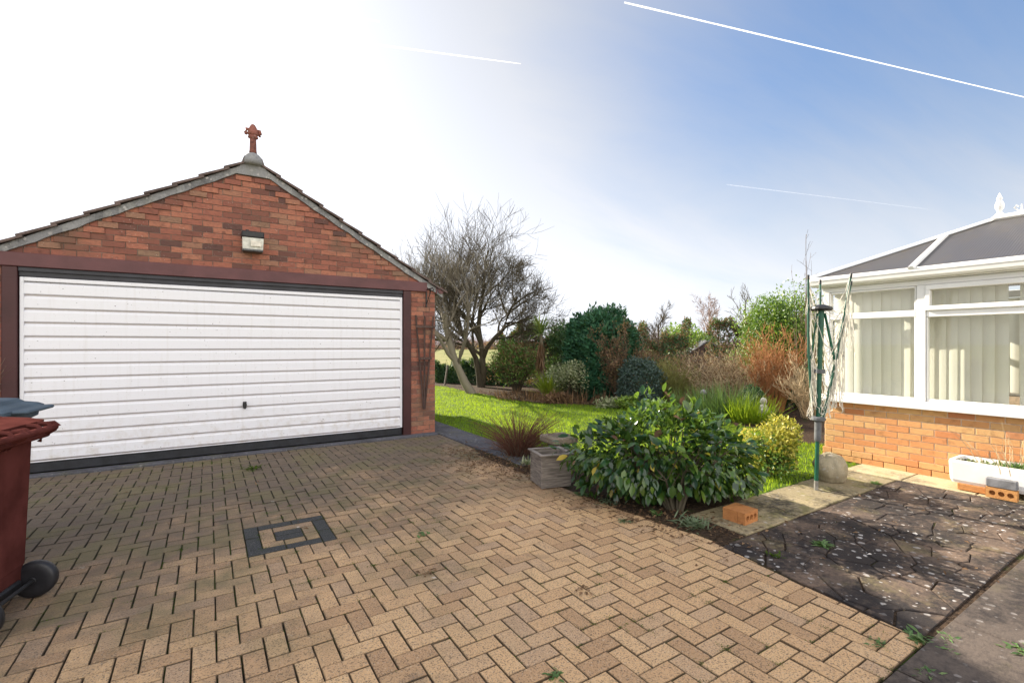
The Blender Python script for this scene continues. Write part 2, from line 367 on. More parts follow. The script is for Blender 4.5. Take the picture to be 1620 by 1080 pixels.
def mk_brick(name, stops, mott, speck=.5, streak=None):
    n = NT(name); c = n.ramp(n.tr, stops); f = n.noise(9, 5, .6); g = n.noise(46, 4, .65, st=(.5, .5, 1.6))
    c = n.mix(n.rng(g, .42, .68, 0, .55), c, mott); c = n.mix(n.rng(f, .56, .72, 0, .5), c, tuple(q*.4 for q in mott))
    s = n.rng(n.voro(34), .05, .13, speck, 0); s = n.m('MULTIPLY', s, n.rng(n.noise(3.1, 3), .42, .6)); c = n.mix(s, c, (.62, .58, .53))
    if streak: c = n.mix(n.rng(n.noise(1.3, 5, .65), .5, .68, 0, .75), c, streak)
    h = n.m('ADD', n.m('MULTIPLY', g, .7), n.noise(140, 3)); return n.end(n.bsdf(c, .88, n.bump(h, .6, .006), 0, .25))
def mk_wood_paint(name, col, under, amt=.6):
    n = NT(name); g = n.noise(7, 6, .7, st=(.6, 2, 5)); s = n.noise(30, 4, .6, st=(.12, .5, 4))
    c = n.mix(n.rng(n.noise(3, 4), .35, .65), tuple(q*.75 for q in col), col); c = n.mix(n.rng(g, amt, amt+.05), c, under)
    return n.end(n.bsdf(c, .5, n.bump(s, .3, .006), 0, .4))
def mk_door():
    n = NT('white_door_paint'); x, y, z = n.xyz(); v = n.noise(4, 5, .6, st=(6, 1, .35)); k = n.noise(60, 3, .6)
    c = n.mix(n.rng(v, .5, .75, 0, .3), (.69, .69, .73), (.56, .54, .53)); c = n.mix(n.rng(k, .68, .74, 0, .6), c, (.3, .27, .25))
    lo = n.m('MULTIPLY', n.rng(z, .1, .9, .5, 0), n.rng(n.noise(9, 5, .7), .45, .7)); c = n.mix(lo, c, (.48, .42, .36))
    gr = n.rng(n.tr, .8, 1.0, 0, .8); c = n.mix(gr, c, (.36, .27, .20))      # grime caught in the grooves
    ch = n.rng(n.noise(38, 2, .5, st=(1, 1, 1.5)), .74, .77); c = n.mix(ch, c, (.1, .09, .085))
    return n.end(n.bsdf(c, .38, n.bump(n.noise(14, 3), .06, .006), 0, .5))
def mk_lawn():
    n = NT('lawn_soil'); f = n.noise(3, 5, .6); g = n.noise(40, 3); c = n.mix(n.rng(f, .35, .65), (.045, .09, .01), (.10, .15, .018)); c = n.mix(n.rng(g, .55, .7, 0, .5), c, (.06, .05, .02))
    return n.end(n.bsdf(c, .9, n.bump(g, .9, .03), 0, .2))
def mk_ground():
    n = NT('field'); f = n.noise(.08, 6, .6); c = n.mix(n.rng(f, .35, .65), (.13, .15, .045), (.24, .22, .09)); c = n.mix(n.rng(n.noise(1.5, 4), .4, .7, 0, .5), c, (.09, .11, .03))
    return n.end(n.bsdf(c, .95, n.bump(n.noise(12, 3), .5, .03), 0, .1))
def mk_soil():
    n = NT('soil'); g = n.noise(35, 5, .7); c = n.mix(n.rng(g, .35, .7), (.03, .02, .014), (.10, .065, .042)); c = n.mix(n.rng(n.noise(3, 4), .55, .68, 0, .6), c, (.05, .07, .018))
    return n.end(n.bsdf(c, .95, n.bump(g, 1, .03), 0, .15))
def mk_stone(name, a, b, black, lichen=.0, moss=0.0, bias=.5, lo=.40):
    n = NT(name); f = n.noise(2.2, 6, .65); g = n.noise(70, 4, .7)
    c = n.mix(n.tr, a, b); c = n.mix(n.rng(g, .4, .7, 0, .4), c, tuple(q*.5 for q in a))
    if moss: c = n.mix(n.rng(n.noise(3.3, 5, .65), .5, .68, 0, moss), c, (.16, .155, .03))
    k = n.rng(n.m('ADD', f, n.m('MULTIPLY', n.m('SUBTRACT', n.noise(26, 4, .7), .5), .5)), lo, bias+.12); c = n.mix(n.m('MULTIPLY', k, black), c, (.021, .018, .019))
    if lichen:
        wob = n.t.nodes.new('ShaderNodeVectorMath'); wob.operation = 'MULTIPLY_ADD'
        nn = n.t.nodes.new('ShaderNodeTexNoise'); n.set(nn.inputs[0], n.pos); nn.inputs['Scale'].default_value = 30
        n.set(wob.inputs[0], nn.outputs[1]); wob.inputs[1].default_value = (.03, .03, .03); n.set(wob.inputs[2], n.pos)
        where = n.rng(n.noise(1.5, 4, .6), .40, .62, .25, 1)
        for scl, r0, r1 in ((13, .17, .23), (24, .14, .21), (6.5, .12, .16), (9, .13, .18)):
            s = n.rng(n.voro(scl, vec=wob.outputs[0]), r0, r1, lichen, 0); s = n.m('MULTIPLY', s, where)
            s = n.m('MULTIPLY', s, n.rng(n.voro(scl, vec=wob.outputs[0], out='Color'), .50, .54)); c = n.mix(s, c, (.50, .475, .46))
    return n.end(n.bsdf(c, .9, n.bump(n.m('ADD', g, n.noise(16, 4)), .6, .008), 0, .25))
M = {}
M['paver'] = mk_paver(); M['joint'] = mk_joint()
M['brick_red'] = mk_brick('red_brick', [(0, (.085, .05, .045)), (.14, (.19, .075, .055)), (.5, (.30, .11, .075)), (.85, (.37, .15, .095)), (1, (.24, .15, .10))], (.13, .062, .052), .9, (.15, .09, .062))
M['brick_orange'] = mk_brick('orange_brick', [(0, (.47, .18, .075)), (.3, (.54, .25, .10)), (.6, (.57, .31, .13)), (.9, (.57, .36, .16)), (1, (.43, .17, .08))], (.48, .22, .10), .25)
M['brick_loose'] = mk_brick('loose_brick', [(0, (.42, .17, .06)), (1, (.52, .26, .09))], (.33, .13, .05), .3)
M['brick_grey'] = m_plain('grey_brick', (.17, .17, .18), .85, .3, 12, .5)
M['mortar_dark'] = m_plain('old_mortar', (.17, .13, .105), .95, .35, 14, .6)
M['mortar_pale'] = m_plain('pale_mortar', (.55, .42, .30), .95, .2, 20, .5)
M['cement'] = mk_stone('verge_cement', (.21, .21, .22), (.29, .29, .29), .5, .7, .1, .6, .45)
M['roof_tile'] = m_plain('roof_tile', (.10, .07, .062), .85, .35, 9, .6)
M['terracotta'] = mk_stone('terracotta', (.24, .09, .07), (.30, .12, .09), .7, .4, 0, .55)
M['maroon'] = mk_wood_paint('maroon_paint', (.115, .042, .044), (.36, .33, .33), .69)
M['maroon_dark'] = mk_wood_paint('maroon_frame_paint', (.055, .016, .017), (.12, .06, .06), .8)
M['navy'] = m_plain('dark_frame_paint', (.022, .022, .03), .5, .3, 5, .2)
M['door'] = mk_door()
M['rubber'] = m_plain('black_rubber', (.012, .013, .017), .6, .4, 9, .3)
M['black'] = m_plain('black_metal', (.012, .012, .013), .5, .4, 30, .3)
M['lawn'] = mk_lawn(); M['field'] = mk_ground(); M['soil'] = mk_soil()
M['concrete_dark'] = mk_stone('dark_concrete', (.085, .085, .10), (.11, .11, .125), .5, .25, .2, .55)
M['crazy'] = mk_stone('crazy_paving', (.115, .084, .066), (.18, .125, .092), .95, .75, .25, .48, .31)
M['slab'] = mk_stone('patio_slab', (.25, .205, .125), (.36, .29, .175), .85, .4, .6, .56, .42)
M['slab_wall'] = mk_stone('strip_slab', (.42, .35, .22), (.50, .41, .26), .6, .5, .25, .62, .52)
M['path_slab'] = mk_stone('path_slab', (.10, .080, .068), (.13, .10, .082), .85, .35, .15, .56, .38)
M['upvc'] = m_plain('white_upvc', (.80, .79, .78), .3, .05, 3, .03)
M['blind'] = None
n = NT('blind_fabric'); b = n.bsdf(n.mix(n.tr, (.84, .82, .72), (.88, .86, .78)), .8, n.bump(n.noise(300, 2), .1, .002), 0, .2)
t = n.t.nodes.new('ShaderNodeBsdfTranslucent'); n.set(t.inputs[0], (.8, .78, .66)); M['blind'] = n.end(n.mixsh(.35, b, t.outputs[0]))
def mk_glass(name, col=(1, 1, 1), ior=1.5, rough=.02):
    n = NT(name); fr = n.t.nodes.new('ShaderNodeFresnel'); fr.inputs[0].default_value = ior
    tr = n.t.nodes.new('ShaderNodeBsdfTransparent'); n.set(tr.inputs[0], col); gl = n.t.nodes.new('ShaderNodeBsdfGlossy'); gl.inputs['Roughness'].default_value = rough
    return n.end(n.mixsh(.045, tr.outputs[0], gl.outputs[0]))
M['glass'] = mk_glass('window_glass', (.96, .97, .96)); M['lamp_glass'] = m_plain('lamp_glass', (.62, .62, .58), .15, .2, 14, .05)
n = NT('polycarbonate'); x, y, z = n.xyz(); s = n.t.nodes.new('ShaderNodeMath'); s.operation = 'SINE'; n.set(s.inputs[0], n.m('MULTIPLY', y, 260.0))
c = n.mix(n.rng(s.outputs[0], -.4, .6), (.11, .108, .115), (.19, .185, .195)); c = n.mix(n.rng(n.noise(6, 4), .5, .7, 0, .4), c, (.2, .17, .12))
t = n.t.nodes.new('ShaderNodeBsdfTranslucent'); n.set(t.inputs[0], (.55, .50, .44)); M['poly'] = n.end(n.mixsh(.45, n.bsdf(c, .22, n.bump(s.outputs[0], .3, .01), 0, .6), t.outputs[0]))
M['bin_maroon'] = m_plain('maroon_plastic', (.095, .030, .026), .8, .3, 4, .12, 160, spec=.0)
M['bin_grey'] = m_plain('blue_grey_plastic', (.075, .105, .135), .7, .15, 4, .12, 160, spec=.15)
M['tyre'] = m_plain('black_plastic', (.013, .013, .016), .5, .25, 20, .2)
M['wood_grey'] = m_plain('weathered_wood', (.17, .145, .125), .8, .45, 5, .5, 30, st=(1.5, 1.5, 14))
M['wood_dark'] = m_plain('dark_stained_wood', (.06, .033, .026), .75, .4, 8, .4, 40, st=(5, 5, .6))
M['stone'] = mk_stone('garden_stone', (.33, .28, .19), (.38, .32, .22), .7, .3, .3, .62, .48)
M['stone_dark'] = mk_stone('old_stone', (.20, .16, .12), (.24, .19, .14), .8, .5, .3, .58)
M['statue'] = mk_stone('white_stone', (.45, .44, .41), (.55, .54, .50), .5, 0, .1, .7, .55)
M['trough'] = m_plain('white_glaze', (.78, .77, .76), .35, .06, 4, .08)
M['green_metal'] = m_plain('green_paint', (.005, .075, .042), .4, .2, 12, .1)
M['cord'] = m_plain('white_cord', (.62, .58, .50), .7, .2, 20, .1)
M['steel'] = m_plain('grey_steel', (.28, .27, .25), .5, .3, 20, .2, metal=.5)
M['collar'] = m_plain('grey_plastic', (.10, .105, .11), .6, .2, 20, .2)
M['bark_grey'] = m_twig('grey_bark', (.13, .11, .085), (.25, .22, .16)); M['bark_dark'] = m_twig('dark_bark', (.045, .038, .026), (.115, .095, .062))
M['twig_brown'] = m_twig('brown_twig', (.07, .045, .03), (.17, .12, .085)); M['twig_red'] = m_twig('red_brown_stem', (.07, .028, .02), (.17, .075, .045))
M['twig_orange'] = m_twig('orange_stem', (.25, .10, .036), (.44, .21, .09)); M['twig_pale'] = m_twig('pale_twig', (.32, .24, .14), (.52, .42, .27))
M['twig_birch'] = m_twig('birch_twig', (.22, .16, .15), (.38, .30, .29)); M['twig_green'] = m_twig('green_stem', (.10, .12, .03), (.24, .22, .07))
M['leaf_camellia'] = m_leaf('camellia_leaf', [(.012, .046, .018), (.025, .080, .024), (.060, .135, .024), (.13, .21, .03)], .18, .36, .7)
M['leaf_camellia_yellow'] = m_leaf('camellia_yellow_leaf', [(.40, .36, .03), (.45, .32, .04)], .35, .3)
M['leaf_gold'] = m_leaf('golden_leaf', [(0.115, 0.172, 0.023), (0.391, 0.391, 0.046), (0.632, 0.575, 0.092), (0.713, 0.632, 0.161)], .4, .25, .4, (.5, .45, .05))
M['leaf_dark'] = m_leaf('dark_leaf', [(0.019, 0.064, 0.026), (0.035, 0.104, 0.032), (0.056, 0.136, 0.040)], .5, .15)
M['leaf_conifer'] = m_leaf('conifer_leaf', [(0.016, 0.074, 0.041), (0.027, 0.108, 0.054), (0.047, 0.135, 0.061)], .6, .12, .3)
M['leaf_blue'] = m_leaf('blue_green_leaf', [(0.022, 0.048, 0.042), (0.036, 0.072, 0.060), (0.060, 0.102, 0.084)], .45, .12)
M['leaf_mid'] = m_leaf('mid_leaf', [(0.053, 0.128, 0.022), (0.090, 0.195, 0.030), (0.165, 0.270, 0.045)], .45, .3)
M['leaf_bright'] = m_leaf('bright_leaf', [(0.090, 0.180, 0.022), (0.180, 0.300, 0.038), (0.330, 0.420, 0.060)], .4, .35)
M['leaf_pale'] = m_leaf('pale_leaf', [(0.150, 0.200, 0.075), (0.350, 0.375, 0.213), (0.525, 0.525, 0.350)], .5, .3)
M['leaf_russet'] = m_leaf('russet_leaf', [(0.135, 0.075, 0.045), (0.225, 0.128, 0.075), (0.195, 0.180, 0.075)], .7, .3, .3, (.3, .18, .06))
M['leaf_dead'] = m_leaf('dead_leaf', [(0.069, 0.037, 0.022), (0.150, 0.088, 0.050), (0.275, 0.175, 0.100)], .8, .2, .2, (.3, .18, .06))
M['leaf_strap'] = m_leaf('strap_leaf', [(0.078, 0.156, 0.033), (0.156, 0.234, 0.052), (0.260, 0.286, 0.078)], .4, .3)
M['leaf_yellow'] = m_leaf('yellow_green_leaf', [(.18, .24, .02), (.32, .38, .04)], .45, .4)
M['grass'] = m_leaf('grass_blade', [(0.088, 0.188, 0.013), (0.150, 0.275, 0.015), (0.263, 0.375, 0.025)], .5, .45, .3, (.50, .62, .03))
M['moss'] = m_leaf('moss', [(.03, .055, .012), (.06, .10, .015), (.09, .13, .02)], .9, .2, .1)
M['weed'] = m_leaf('weed_leaf', [(0.060, 0.132, 0.036), (0.108, 0.204, 0.060), (0.168, 0.240, 0.084)], .5, .3)
M['leaf_silver'] = m_leaf('silver_weed', [(.12, .17, .09), (.2, .25, .15)], .7, .25)

# ------------------------------------------------------------------ the ground and paving
def sheet(name, poly, z, mat, th=None):
    mb = MB(); mb.add([(x, y, z) for x, y in poly], [tuple(range(len(poly)))]); o = mb.build(name, mat); return tag(o, kind='structure')
sheet('ground', [(-6000, -3000), (6000, -3000), (6000, 9000), (-6000, 9000)], -.06, M['field'])
sheet('lawn', [(3.6, 2.66), (14, 2.66), (22, 16), (14, 19), (2.5, 19), (3.6, 13)], -.006, M['lawn'])
sheet('driveway_bed', [(-7, -1), (3.26, -1), (3.26, 7.44), (-7, 7.44)], -.018, M['joint'])
sheet('garden_bed', [(3.05, 2.2), (4.4, 2.5), (4.35, 3.4), (3.68, 3.9), (3.68, 5.75), (3.05, 6.0)], -.002, M['soil'])
EDGE = [(-2, 3.03), (.91, 3.03), (1.46, 3.08), (2.3, 3.2), (3.05, 3.10), (4.0, 3.08), (5.2, 3.12), (6.3, 3.2), (7.5, 3.22)]
def edge_x(y): return float(np.interp(y, [e[0] for e in EDGE], [e[1] for e in EDGE]))
def make_driveway():
    mb = MB(); b = .1; x0, y0 = -5.47, -.09; g = .0031
    fr = ((0, 0, 0), (1, 0, 0), (0, 1, 0), (0, 0, 1))
    ix0, iy0 = round((.245 - x0)/b), round((3.81 - y0)/b)          # the inlay: a square of charcoal blocks
    for i in range(0, 90):
        for j in range(0, 76):
            k = (i - j) % 4
            if k == 0: cells = ((i, j), (i+1, j)); r = (i*b, j*b, (i+2)*b, (j+1)*b)
            elif k == 3: cells = ((i, j), (i, j+1)); r = (i*b, j*b, (i+1)*b, (j+2)*b)
            else: continue
            def inlay(c): return 0 <= c[0]-ix0 < 6 and 0 <= c[1]-iy0 < 6
            rects = [(r, False)]
            if any(inlay(c) for c in cells):
                rects = [((c[0]*b, c[1]*b, (c[0]+1)*b, (c[1]+1)*b), True) for c in cells if not inlay(c)]
                rects = [(q, False) for q, _ in rects]
            for (a0, c0, a1, c1), dk in rects: put_paver(mb, fr, x0+a0, y0+c0, x0+a1, y0+c1, g, 0)
    bx, by = x0+ix0*b, y0+iy0*b
    ring = lambda o, s: [(o, o, o+s-.1, o+.1), (o+s-.1, o, o+s, o+s-.1), (o+.1, o+s-.1, o+s, o+s), (o, o+.1, o+.1, o+s)]
    def run(rc, dark):
        a0, c0, a1, c1 = rc; ln = max(a1-a0, c1-c0); k = max(1, round(ln/.2))
        for q in range(k):
            if a1-a0 > c1-c0: put_paver(mb, fr, bx+a0+(a1-a0)*q/k, by+c0, bx+a0+(a1-a0)*(q+1)/k, by+c1, g, dark)
            else: put_paver(mb, fr, bx+a0, by+c0+(c1-c0)*q/k, bx+a1, by+c0+(c1-c0)*(q+1)/k, g, dark)
    for rc in ring(0, .6): run(rc, 1)
    for rc in ring(.1, .4): run(rc, 0)
    for rc in ((.2, .2, .4, .3), (.2, .3, .4, .4)): run(rc, 1)
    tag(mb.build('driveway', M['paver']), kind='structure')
def put_paver(mb, fr, x0, y0, x1, y1, g, dark):
    j = lambda: random.uniform(-.0016, .0016)
    p = [(x0+g+j(), y0+g+j()), (x1-g+j(), y0+g+j()), (x1-g+j(), y1-g+j()), (x0+g+j(), y1-g+j())]
    ym = (y0+y1)/2; e = edge_x(ym); sl = (edge_x(ym+.1)-edge_x(ym-.1))/.2
    p = clip_half(p, 1, -sl, e - sl*ym); p = clip_half(p, 0, 1, 7.30); p = clip_half(p, 0, -1, -.905)
    if parea(p) < .0012: return
    und = .004*math.sin(x0*1.7+y0*.9)+.003*math.sin(x0*.6-y0*2.1)
    h = und+random.gauss(0, .0016)-(.002 if random.random() < .03 else 0)
    k0 = len(mb.t); mb.prism(fr, p, -.03, h, .0046, (random.random(), dark, 0)); k = len(p)
    for q in range(k0, k0+2*k): mb.t[q] = (mb.t[q][0], dark, 1.0)      # dirt sits on the chamfers
make_driveway()
def crazy(poly_rect, n, seed, gap, z, kx=1.0):
    x0, y0, x1, y1 = poly_rect; g = np.random.default_rng(seed); out = []
    pts = []
    while len(pts) < n:
        c = (g.uniform(x0, x1), g.uniform(y0, y1))
        if all((c[0]-p[0])**2+(c[1]-p[1])**2 > .16*(x1-x0)*(y1-y0)/n*2.2 for p in pts) or g.random() < .01: pts.append(c)
    for i, p in enumerate(pts):
        poly = [(x0, y0), (x1, y0), (x1, y1), (x0, y1)]
        for j, q in enumerate(pts):
            if i == j: continue
            a, b = q[0]-p[0], q[1]-p[1]; l = math.hypot(a, b)
            poly = clip_half(poly, a/l, b/l, (a*(p[0]+q[0])+b*(p[1]+q[1]))/2/l - gap*(.4+1.2*((i*j) % 5)/5)/2)
            if len(poly) < 3: break
        if len(poly) >= 3: out.append(poly)
    return out
UPF = ((0, 0, 0), (1, 0, 0), (0, 1, 0), (0, 0, 1))
def make_patio():
    sheet('patio_bed', [(2.9, .86), (6.9, .86), (6.9, 2.70), (2.9, 2.70)], -.010, M['soil'])
    mb = MB()
    for poly in crazy((2.9, .93, 6.36, 2.14), 105, 5, .009, 0):
        p = clip_half(poly, -1, 0, -3.0)
        # stop at the block edge of the driveway
        p = clip_half(p, -1, (3.2-3.03)/(2.3-.91), -(3.045) + (3.2-3.03)/(2.3-.91)*.91)
        if parea(p) > .002: mb.prism(UPF, p, -.03, random.uniform(-.004, .004), .005, (random.random(),)*3)
    tag(mb.build('patio', M['crazy']), kind='structure')
    mb = MB(); xs = [3.52, 4.28, 4.79, 5.32, 5.95, 6.36]
    for a, b in zip(xs[:-1], xs[1:]):
        p = [(a+.009, 2.16), (b-.009, 2.15), (b-.009, 2.66), (a+.009, 2.675)]
        mb.prism(UPF, p, -.03, random.uniform(.0, .008), .006, (random.random(),)*3)
    tag(mb.build('patio_border', M['slab']), kind='structure')
    mb = MB(); ys = [2.68, 2.12, 1.52, .93]
    for a, b in zip(ys[:-1], ys[1:]):
        mb.prism(UPF, [(6.375, b+.005), (6.84, b+.005), (6.84, a-.005), (6.375, a-.005)], -.03, random.uniform(.004, .012), .006, (random.random(),)*3)
    tag(mb.build('wall_strip', M['slab_wall']), kind='structure')
    mb = MB()
    for y0, y1, x in ((.32, .895, -6.9), (-.6, .308, -6.6)):
        while x < 6.7:
            wd = .9 if x > -.5 and y0 > 0 and int(x*10) % 2 else .72
            mb.prism(UPF, [(x+.006, y0), (min(x+wd, 6.84)-.006, y0), (min(x+wd, 6.84)-.006, y1), (x+.006, y1)], -.03, random.uniform(0, .008), .006, (random.random(),)*3); x += wd
    tag(mb.build('path', M['path_slab']), kind='structure')
    sheet('path_bed', [(-6.9, -.7), (6.9, -.7), (6.9, .90), (-6.9, .90)], -.008, M['soil'])
make_patio()
mb = MB()
for y0, y1 in ((4.85, 5.75), (5.76, 6.7), (6.71, 7.6), (7.61, 9.0), (9.01, 10.5), (10.51, 13.2)):
    mb.prism(UPF, [(3.23, y0), (3.70, y0), (3.70, y1), (3.23, y1)], -.05, random.uniform(.0, .01), .008, (random.random(),)*3)
tag(mb.build('side_path', M['concrete_dark']), kind='structure')
mb = MB(); mb.box((-2.6, 7.31, -.03), (3.2, 7.458, .022), .008); tag(mb.build('threshold', M['concrete_dark']), kind='structure')
BORDER = ((640, 17.5), (700, 17.0), (740, 14.9), (775, 13.9), (800, 12.9), (850, 12.1), (950, 11.6), (1050, 10.4), (1150, 9.0), (1200, 8.4), (1270, 7.2), (1400, 6.6))
sheet('border_bed', [tuple(W(p, t)[:2]) for p, t in BORDER]+[tuple(W(p, t)[:2]) for p, t in ((1400, 24), (1000, 24), (640, 22))], .004, M['soil'])
def in_border(x, y):
    t = x*FW[0]+y*FW[1]; px = 810+FPX*(x*RT[0]+y*RT[1])/t; return t > np.interp(px, [q[0] for q in BORDER], [q[1] for q in BORDER])
def make_grass():
    n = 150000; x = rng.uniform(3.68, 11, n); y = rng.uniform(2.69, 16.5, n)
    near = rng.random(n) < np.clip(7.0/np.hypot(x, y), .35, 1); ok = near & ~in_border(x, y) & ~((x < 4.4) & (y < 3.2)) & ~((x > 6.8) & (y < 3.2)) & ~((x<3.75)&(y<5.5))
    x, y = x[ok], y[ok]; n = len(x)
    clump = .5+.5*np.sin(x*5.1+np.sin(y*3.3)*2)*np.sin(y*4.7+1)
    h = (.022+.030*rng.random(n))*(.75+.6*clump); th = rng.random(n)*2*np.pi; wd = .0035+.004*rng.random(n)
    b = np.stack([x, y, np.full(n, -.006)], 1); d = np.stack([np.cos(th), np.sin(th), 0*th], 1)
    tip = b+np.stack([np.cos(th*3.7), np.sin(th*3.7), 0*th], 1)*(h*.6*rng.random(n))[:, None]+UP*h[:, None]
    V = np.stack([b-d*wd[:, None], b+d*wd[:, None], tip], 1).reshape(-1, 3); Fc = np.arange(n*3).reshape(n, 3)
    T = np.repeat(np.stack([np.clip(rng.random(n)*.7+.3*clump, 0, 1), rng.random(n)*.4, rng.random(n)], 1), 3, axis=0)
    tag(mesh_obj('lawn_grass', V, Fc, T, M['grass']), 'short sunlit green grass covering the lawn', 'grass', kind='stuff')
make_grass()

# ------------------------------------------------------------------ the garage
GX0, GX1, GY = -2.21, 3.20, 7.46; RX, RZ = .51, 4.0; EZ = 2.44; SLP = (RZ-EZ)/(GX1-RX)
def roof_z(x): return RZ - abs(x-RX)*SLP
garage = thing('brick_garage', (RX, GY, 0), 'red brick garage with white ribbed up-and-over door and tiled gable roof', 'garage')
FRONT = ((0, GY, 0), (1, 0, 0), (0, 0, 1), (0, -1, 0))
def brick_run(mb, fr, regions, ph, bl, hgt, z0, z1, u0, u1, clip=None, jit=.002, prot=.010, gap=.010, bev=.003, skip=0.0):
    row = 0; z = z0
    while z < z1-.01:
        u = u0 - (bl/2 if row % 2 else 0)
        while u < u1:
            a, b = max(u, u0)+gap/2, min(u+bl, u1)-gap/2
            if b-a > .02:
                p = [(a, z+gap/2), (b, z+gap/2), (b, min(z+hgt, z1)-gap/2), (a, min(z+hgt, z1)-gap/2)]
                if clip: p = clip(p)
                if p and len(p) > 2 and parea(p) > .0008:
                    mb.prism(fr, p, -.01, prot+random.uniform(-jit, jit), bev, (random.random(), random.random(), random.random()))
            u += bl
        z += hgt; row += 1
def gable_clip(p):
    p = clip_half(p, SLP, 1, RZ-.09+SLP*RX); return clip_half(p, -SLP, 1, RZ-.09-SLP*RX)
mb = MB()
brick_run(mb, FRONT, None, 0, .225, .075, 2.505, 4.0, GX0, GX1, gable_clip, .003, .011, .007)
brick_run(mb, FRONT, None, 0, .215, .075, .0, 2.505, 2.775, GX1, None, .003, .011, .008)
brick_run(mb, FRONT, None, 0, .215, .075, .0, 2.35, GX0, -1.93, None, .003, .011, .008)
# toothed courses along the rake stand a little proud
for sgn in (-1, 1):
    for k in range(1, 19):
        z = 2.505+k*.075
        if z > 3.86: break
        xe = RX+sgn*((RZ-.1-z-.075)/SLP); 
        x0, x1 = sorted((xe, xe-sgn*.19))
        p = gable_clip([(x0, z+.004), (x1, z+.004), (x1, z+.071), (x0, z+.071)])
        if len(p) > 2: mb.prism(FRONT, p, .0, .024, .003, (random.random(), .5, .5))
wall = mb.build('wall', M['brick_red'], garage)
mb = MB()                                        # mortar backing, side and rear walls
mb.prism(FRONT, [(GX0, 2.36), (GX1, 2.36), (GX1, roof_z(GX1)-.06), (RX, RZ-.06), (GX0, roof_z(GX0)-.06)], -.2, .004, 0)
mb.box((2.772, GY-.004, 0), (GX1, GY+.2, 2.36)); mb.box((GX0, GY-.004, 0), (-1.93, GY+.2, 2.36))
mb.build('mortar', M['mortar_dark'], wall)
SIDE = ((GX1, 0, 0), (0, 1, 0), (0, 0, 1), (1, 0, 0)); mb = MB(); brick_run(mb, SIDE, None, 0, .225, .075, 0, 2.4, GY, 13.4, None, .003, .0, .01)
mb.build('side_wall', M['brick_red'], garage)
mb = MB(); mb.box((GX1-.2, GY+.2, 0), (GX1-.006, 13.4, 2.4)); mb.box((GX0, GY+.2, 0), (GX0+.2, 13.4, 2.4)); mb.box((GX0+.2, 13.2, 0), (GX1-.2, 13.4, 2.4))
mb.prism(((0, 13.4, 0), (1, 0, 0), (0, 0, 1), (0, 1, 0)), [(GX0, 2.4), (GX1, 2.4), (RX, RZ-.06)], -.2, 0, 0, back=True)
mb.build('rear_wall', M['mortar_dark'], garage)
mb = MB()                                        # roof: courses of tiles with stepped verges
L = math.hypot(GX1-RX, RZ-EZ)+.16; nc = 10; ca, sa = (GX1-RX)/math.hypot(GX1-RX, RZ-EZ), (RZ-EZ)/math.hypot(GX1-RX, RZ-EZ)
for sgn in (-1, 1):
    for k in range(nc):
        s0, s1 = L*k/nc, L*(k+1)/nc+.05; y = GY-.075+random.uniform(-.012, .012)
        def rp(s, h): return (RX+sgn*(s*ca+h*sa), RZ-s*sa+h*ca)
        q = [rp(s0, .012), rp(s1, .042), rp(s1, .014), rp(s0, -.012)]
        o = len(mb.v); mb.add([(x, yy, z) for yy in (y, 13.5) for x, z in q], [(0, 1, 2, 3), (4, 7, 6, 5), (0, 4, 5, 1), (1, 5, 6, 2), (2, 6, 7, 3), (3, 7, 4, 0)], (random.random(),)*3)
roof = mb.build('roof', M['roof_tile'], garage)
mb = MB()                                        # cement undercloak along both verges
for sgn in (-1, 1):
    pts = []
    for k in range(40):
        s = L*k/39-.02; pts.append((RX+sgn*s*ca, RZ-s*sa, .10+.006*math.sin(k*1.3)+random.uniform(-.004, .004)))
    for a, b in zip(pts[:-1], pts[1:]):
        q = [(a[0], a[1]-.012), (b[0], b[1]-.012), (b[0], b[1]-b[2]), (a[0], a[1]-a[2])]
        if sgn < 0: q = q[::-1]
        mb.prism(FRONT, q, -.02, .040+random.uniform(-.004, .004), .0, (random.random(),)*3)
mb.prism(FRONT, [(RX-.20, RZ-.215), (RX+.20, RZ-.215), (RX+.11, RZ+.045), (RX-.11, RZ+.045)], -.05, .047, .004, (.5,)*3)
mb.build('verge', M['cement'], garage)
mb = MB()                                        # ridge tiles
for k in range(14):
    y0 = GY-.06+k*.44; vs = []; 
    for y in (y0, y0+.435):
        for q in range(9):
            th = math.pi*(q/8); vs.append((RX+.125*math.cos(th), y, RZ-.03+.105*math.sin(th)))
    mb.add(vs, [(q, q+1, q+10, q+9) for q in range(8)]+[tuple(range(9))], (random.random(),)*3)
mb.build('ridge', M['roof_tile'], garage)
mb = MB(); mb.lathe((RX, GY-.01, RZ+.0), [(.130, -.06), (.125, .0), (.105, .05), (.075, .085), (.045, .105)], 20, sy=.9); dome = mb.build('finial_base', M['cement'], garage, True)
fz = RZ+.1
mb = MB(); mb.lathe((RX, GY-.01, fz), [(.050, 0), (.044, .05), (.040, .20), (.040, .205), (.062, .215), (.066, .232), (.05, .245), (.055, .25), (.075, .268), (.062, .30), (.054, .33), (.046, .36), (.026, .395), (.006, .41)], 16, sy=.8)
for sg in (-1, 1):
    mb.tube([(RX+sg*.03, GY-.01, fz+.245), (RX+sg*.045, GY-.01, fz+.33), (RX+sg*.078, GY-.01, fz+.325), (RX+sg*.088, GY-.01, fz+.285), (RX+sg*.084, GY-.01, fz+.258), (RX+sg*.07, GY-.01, fz+.255)], [.02, .026, .026, .023, .02, .012], 8)
mb.build('finial', M['terracotta'], garage, True)
mb = MB(); mb.box((GX0-.02, GY-.045, 2.352), (3.05, GY+.04, 2.508), .006); mb.build('lintel', M['maroon'], garage)
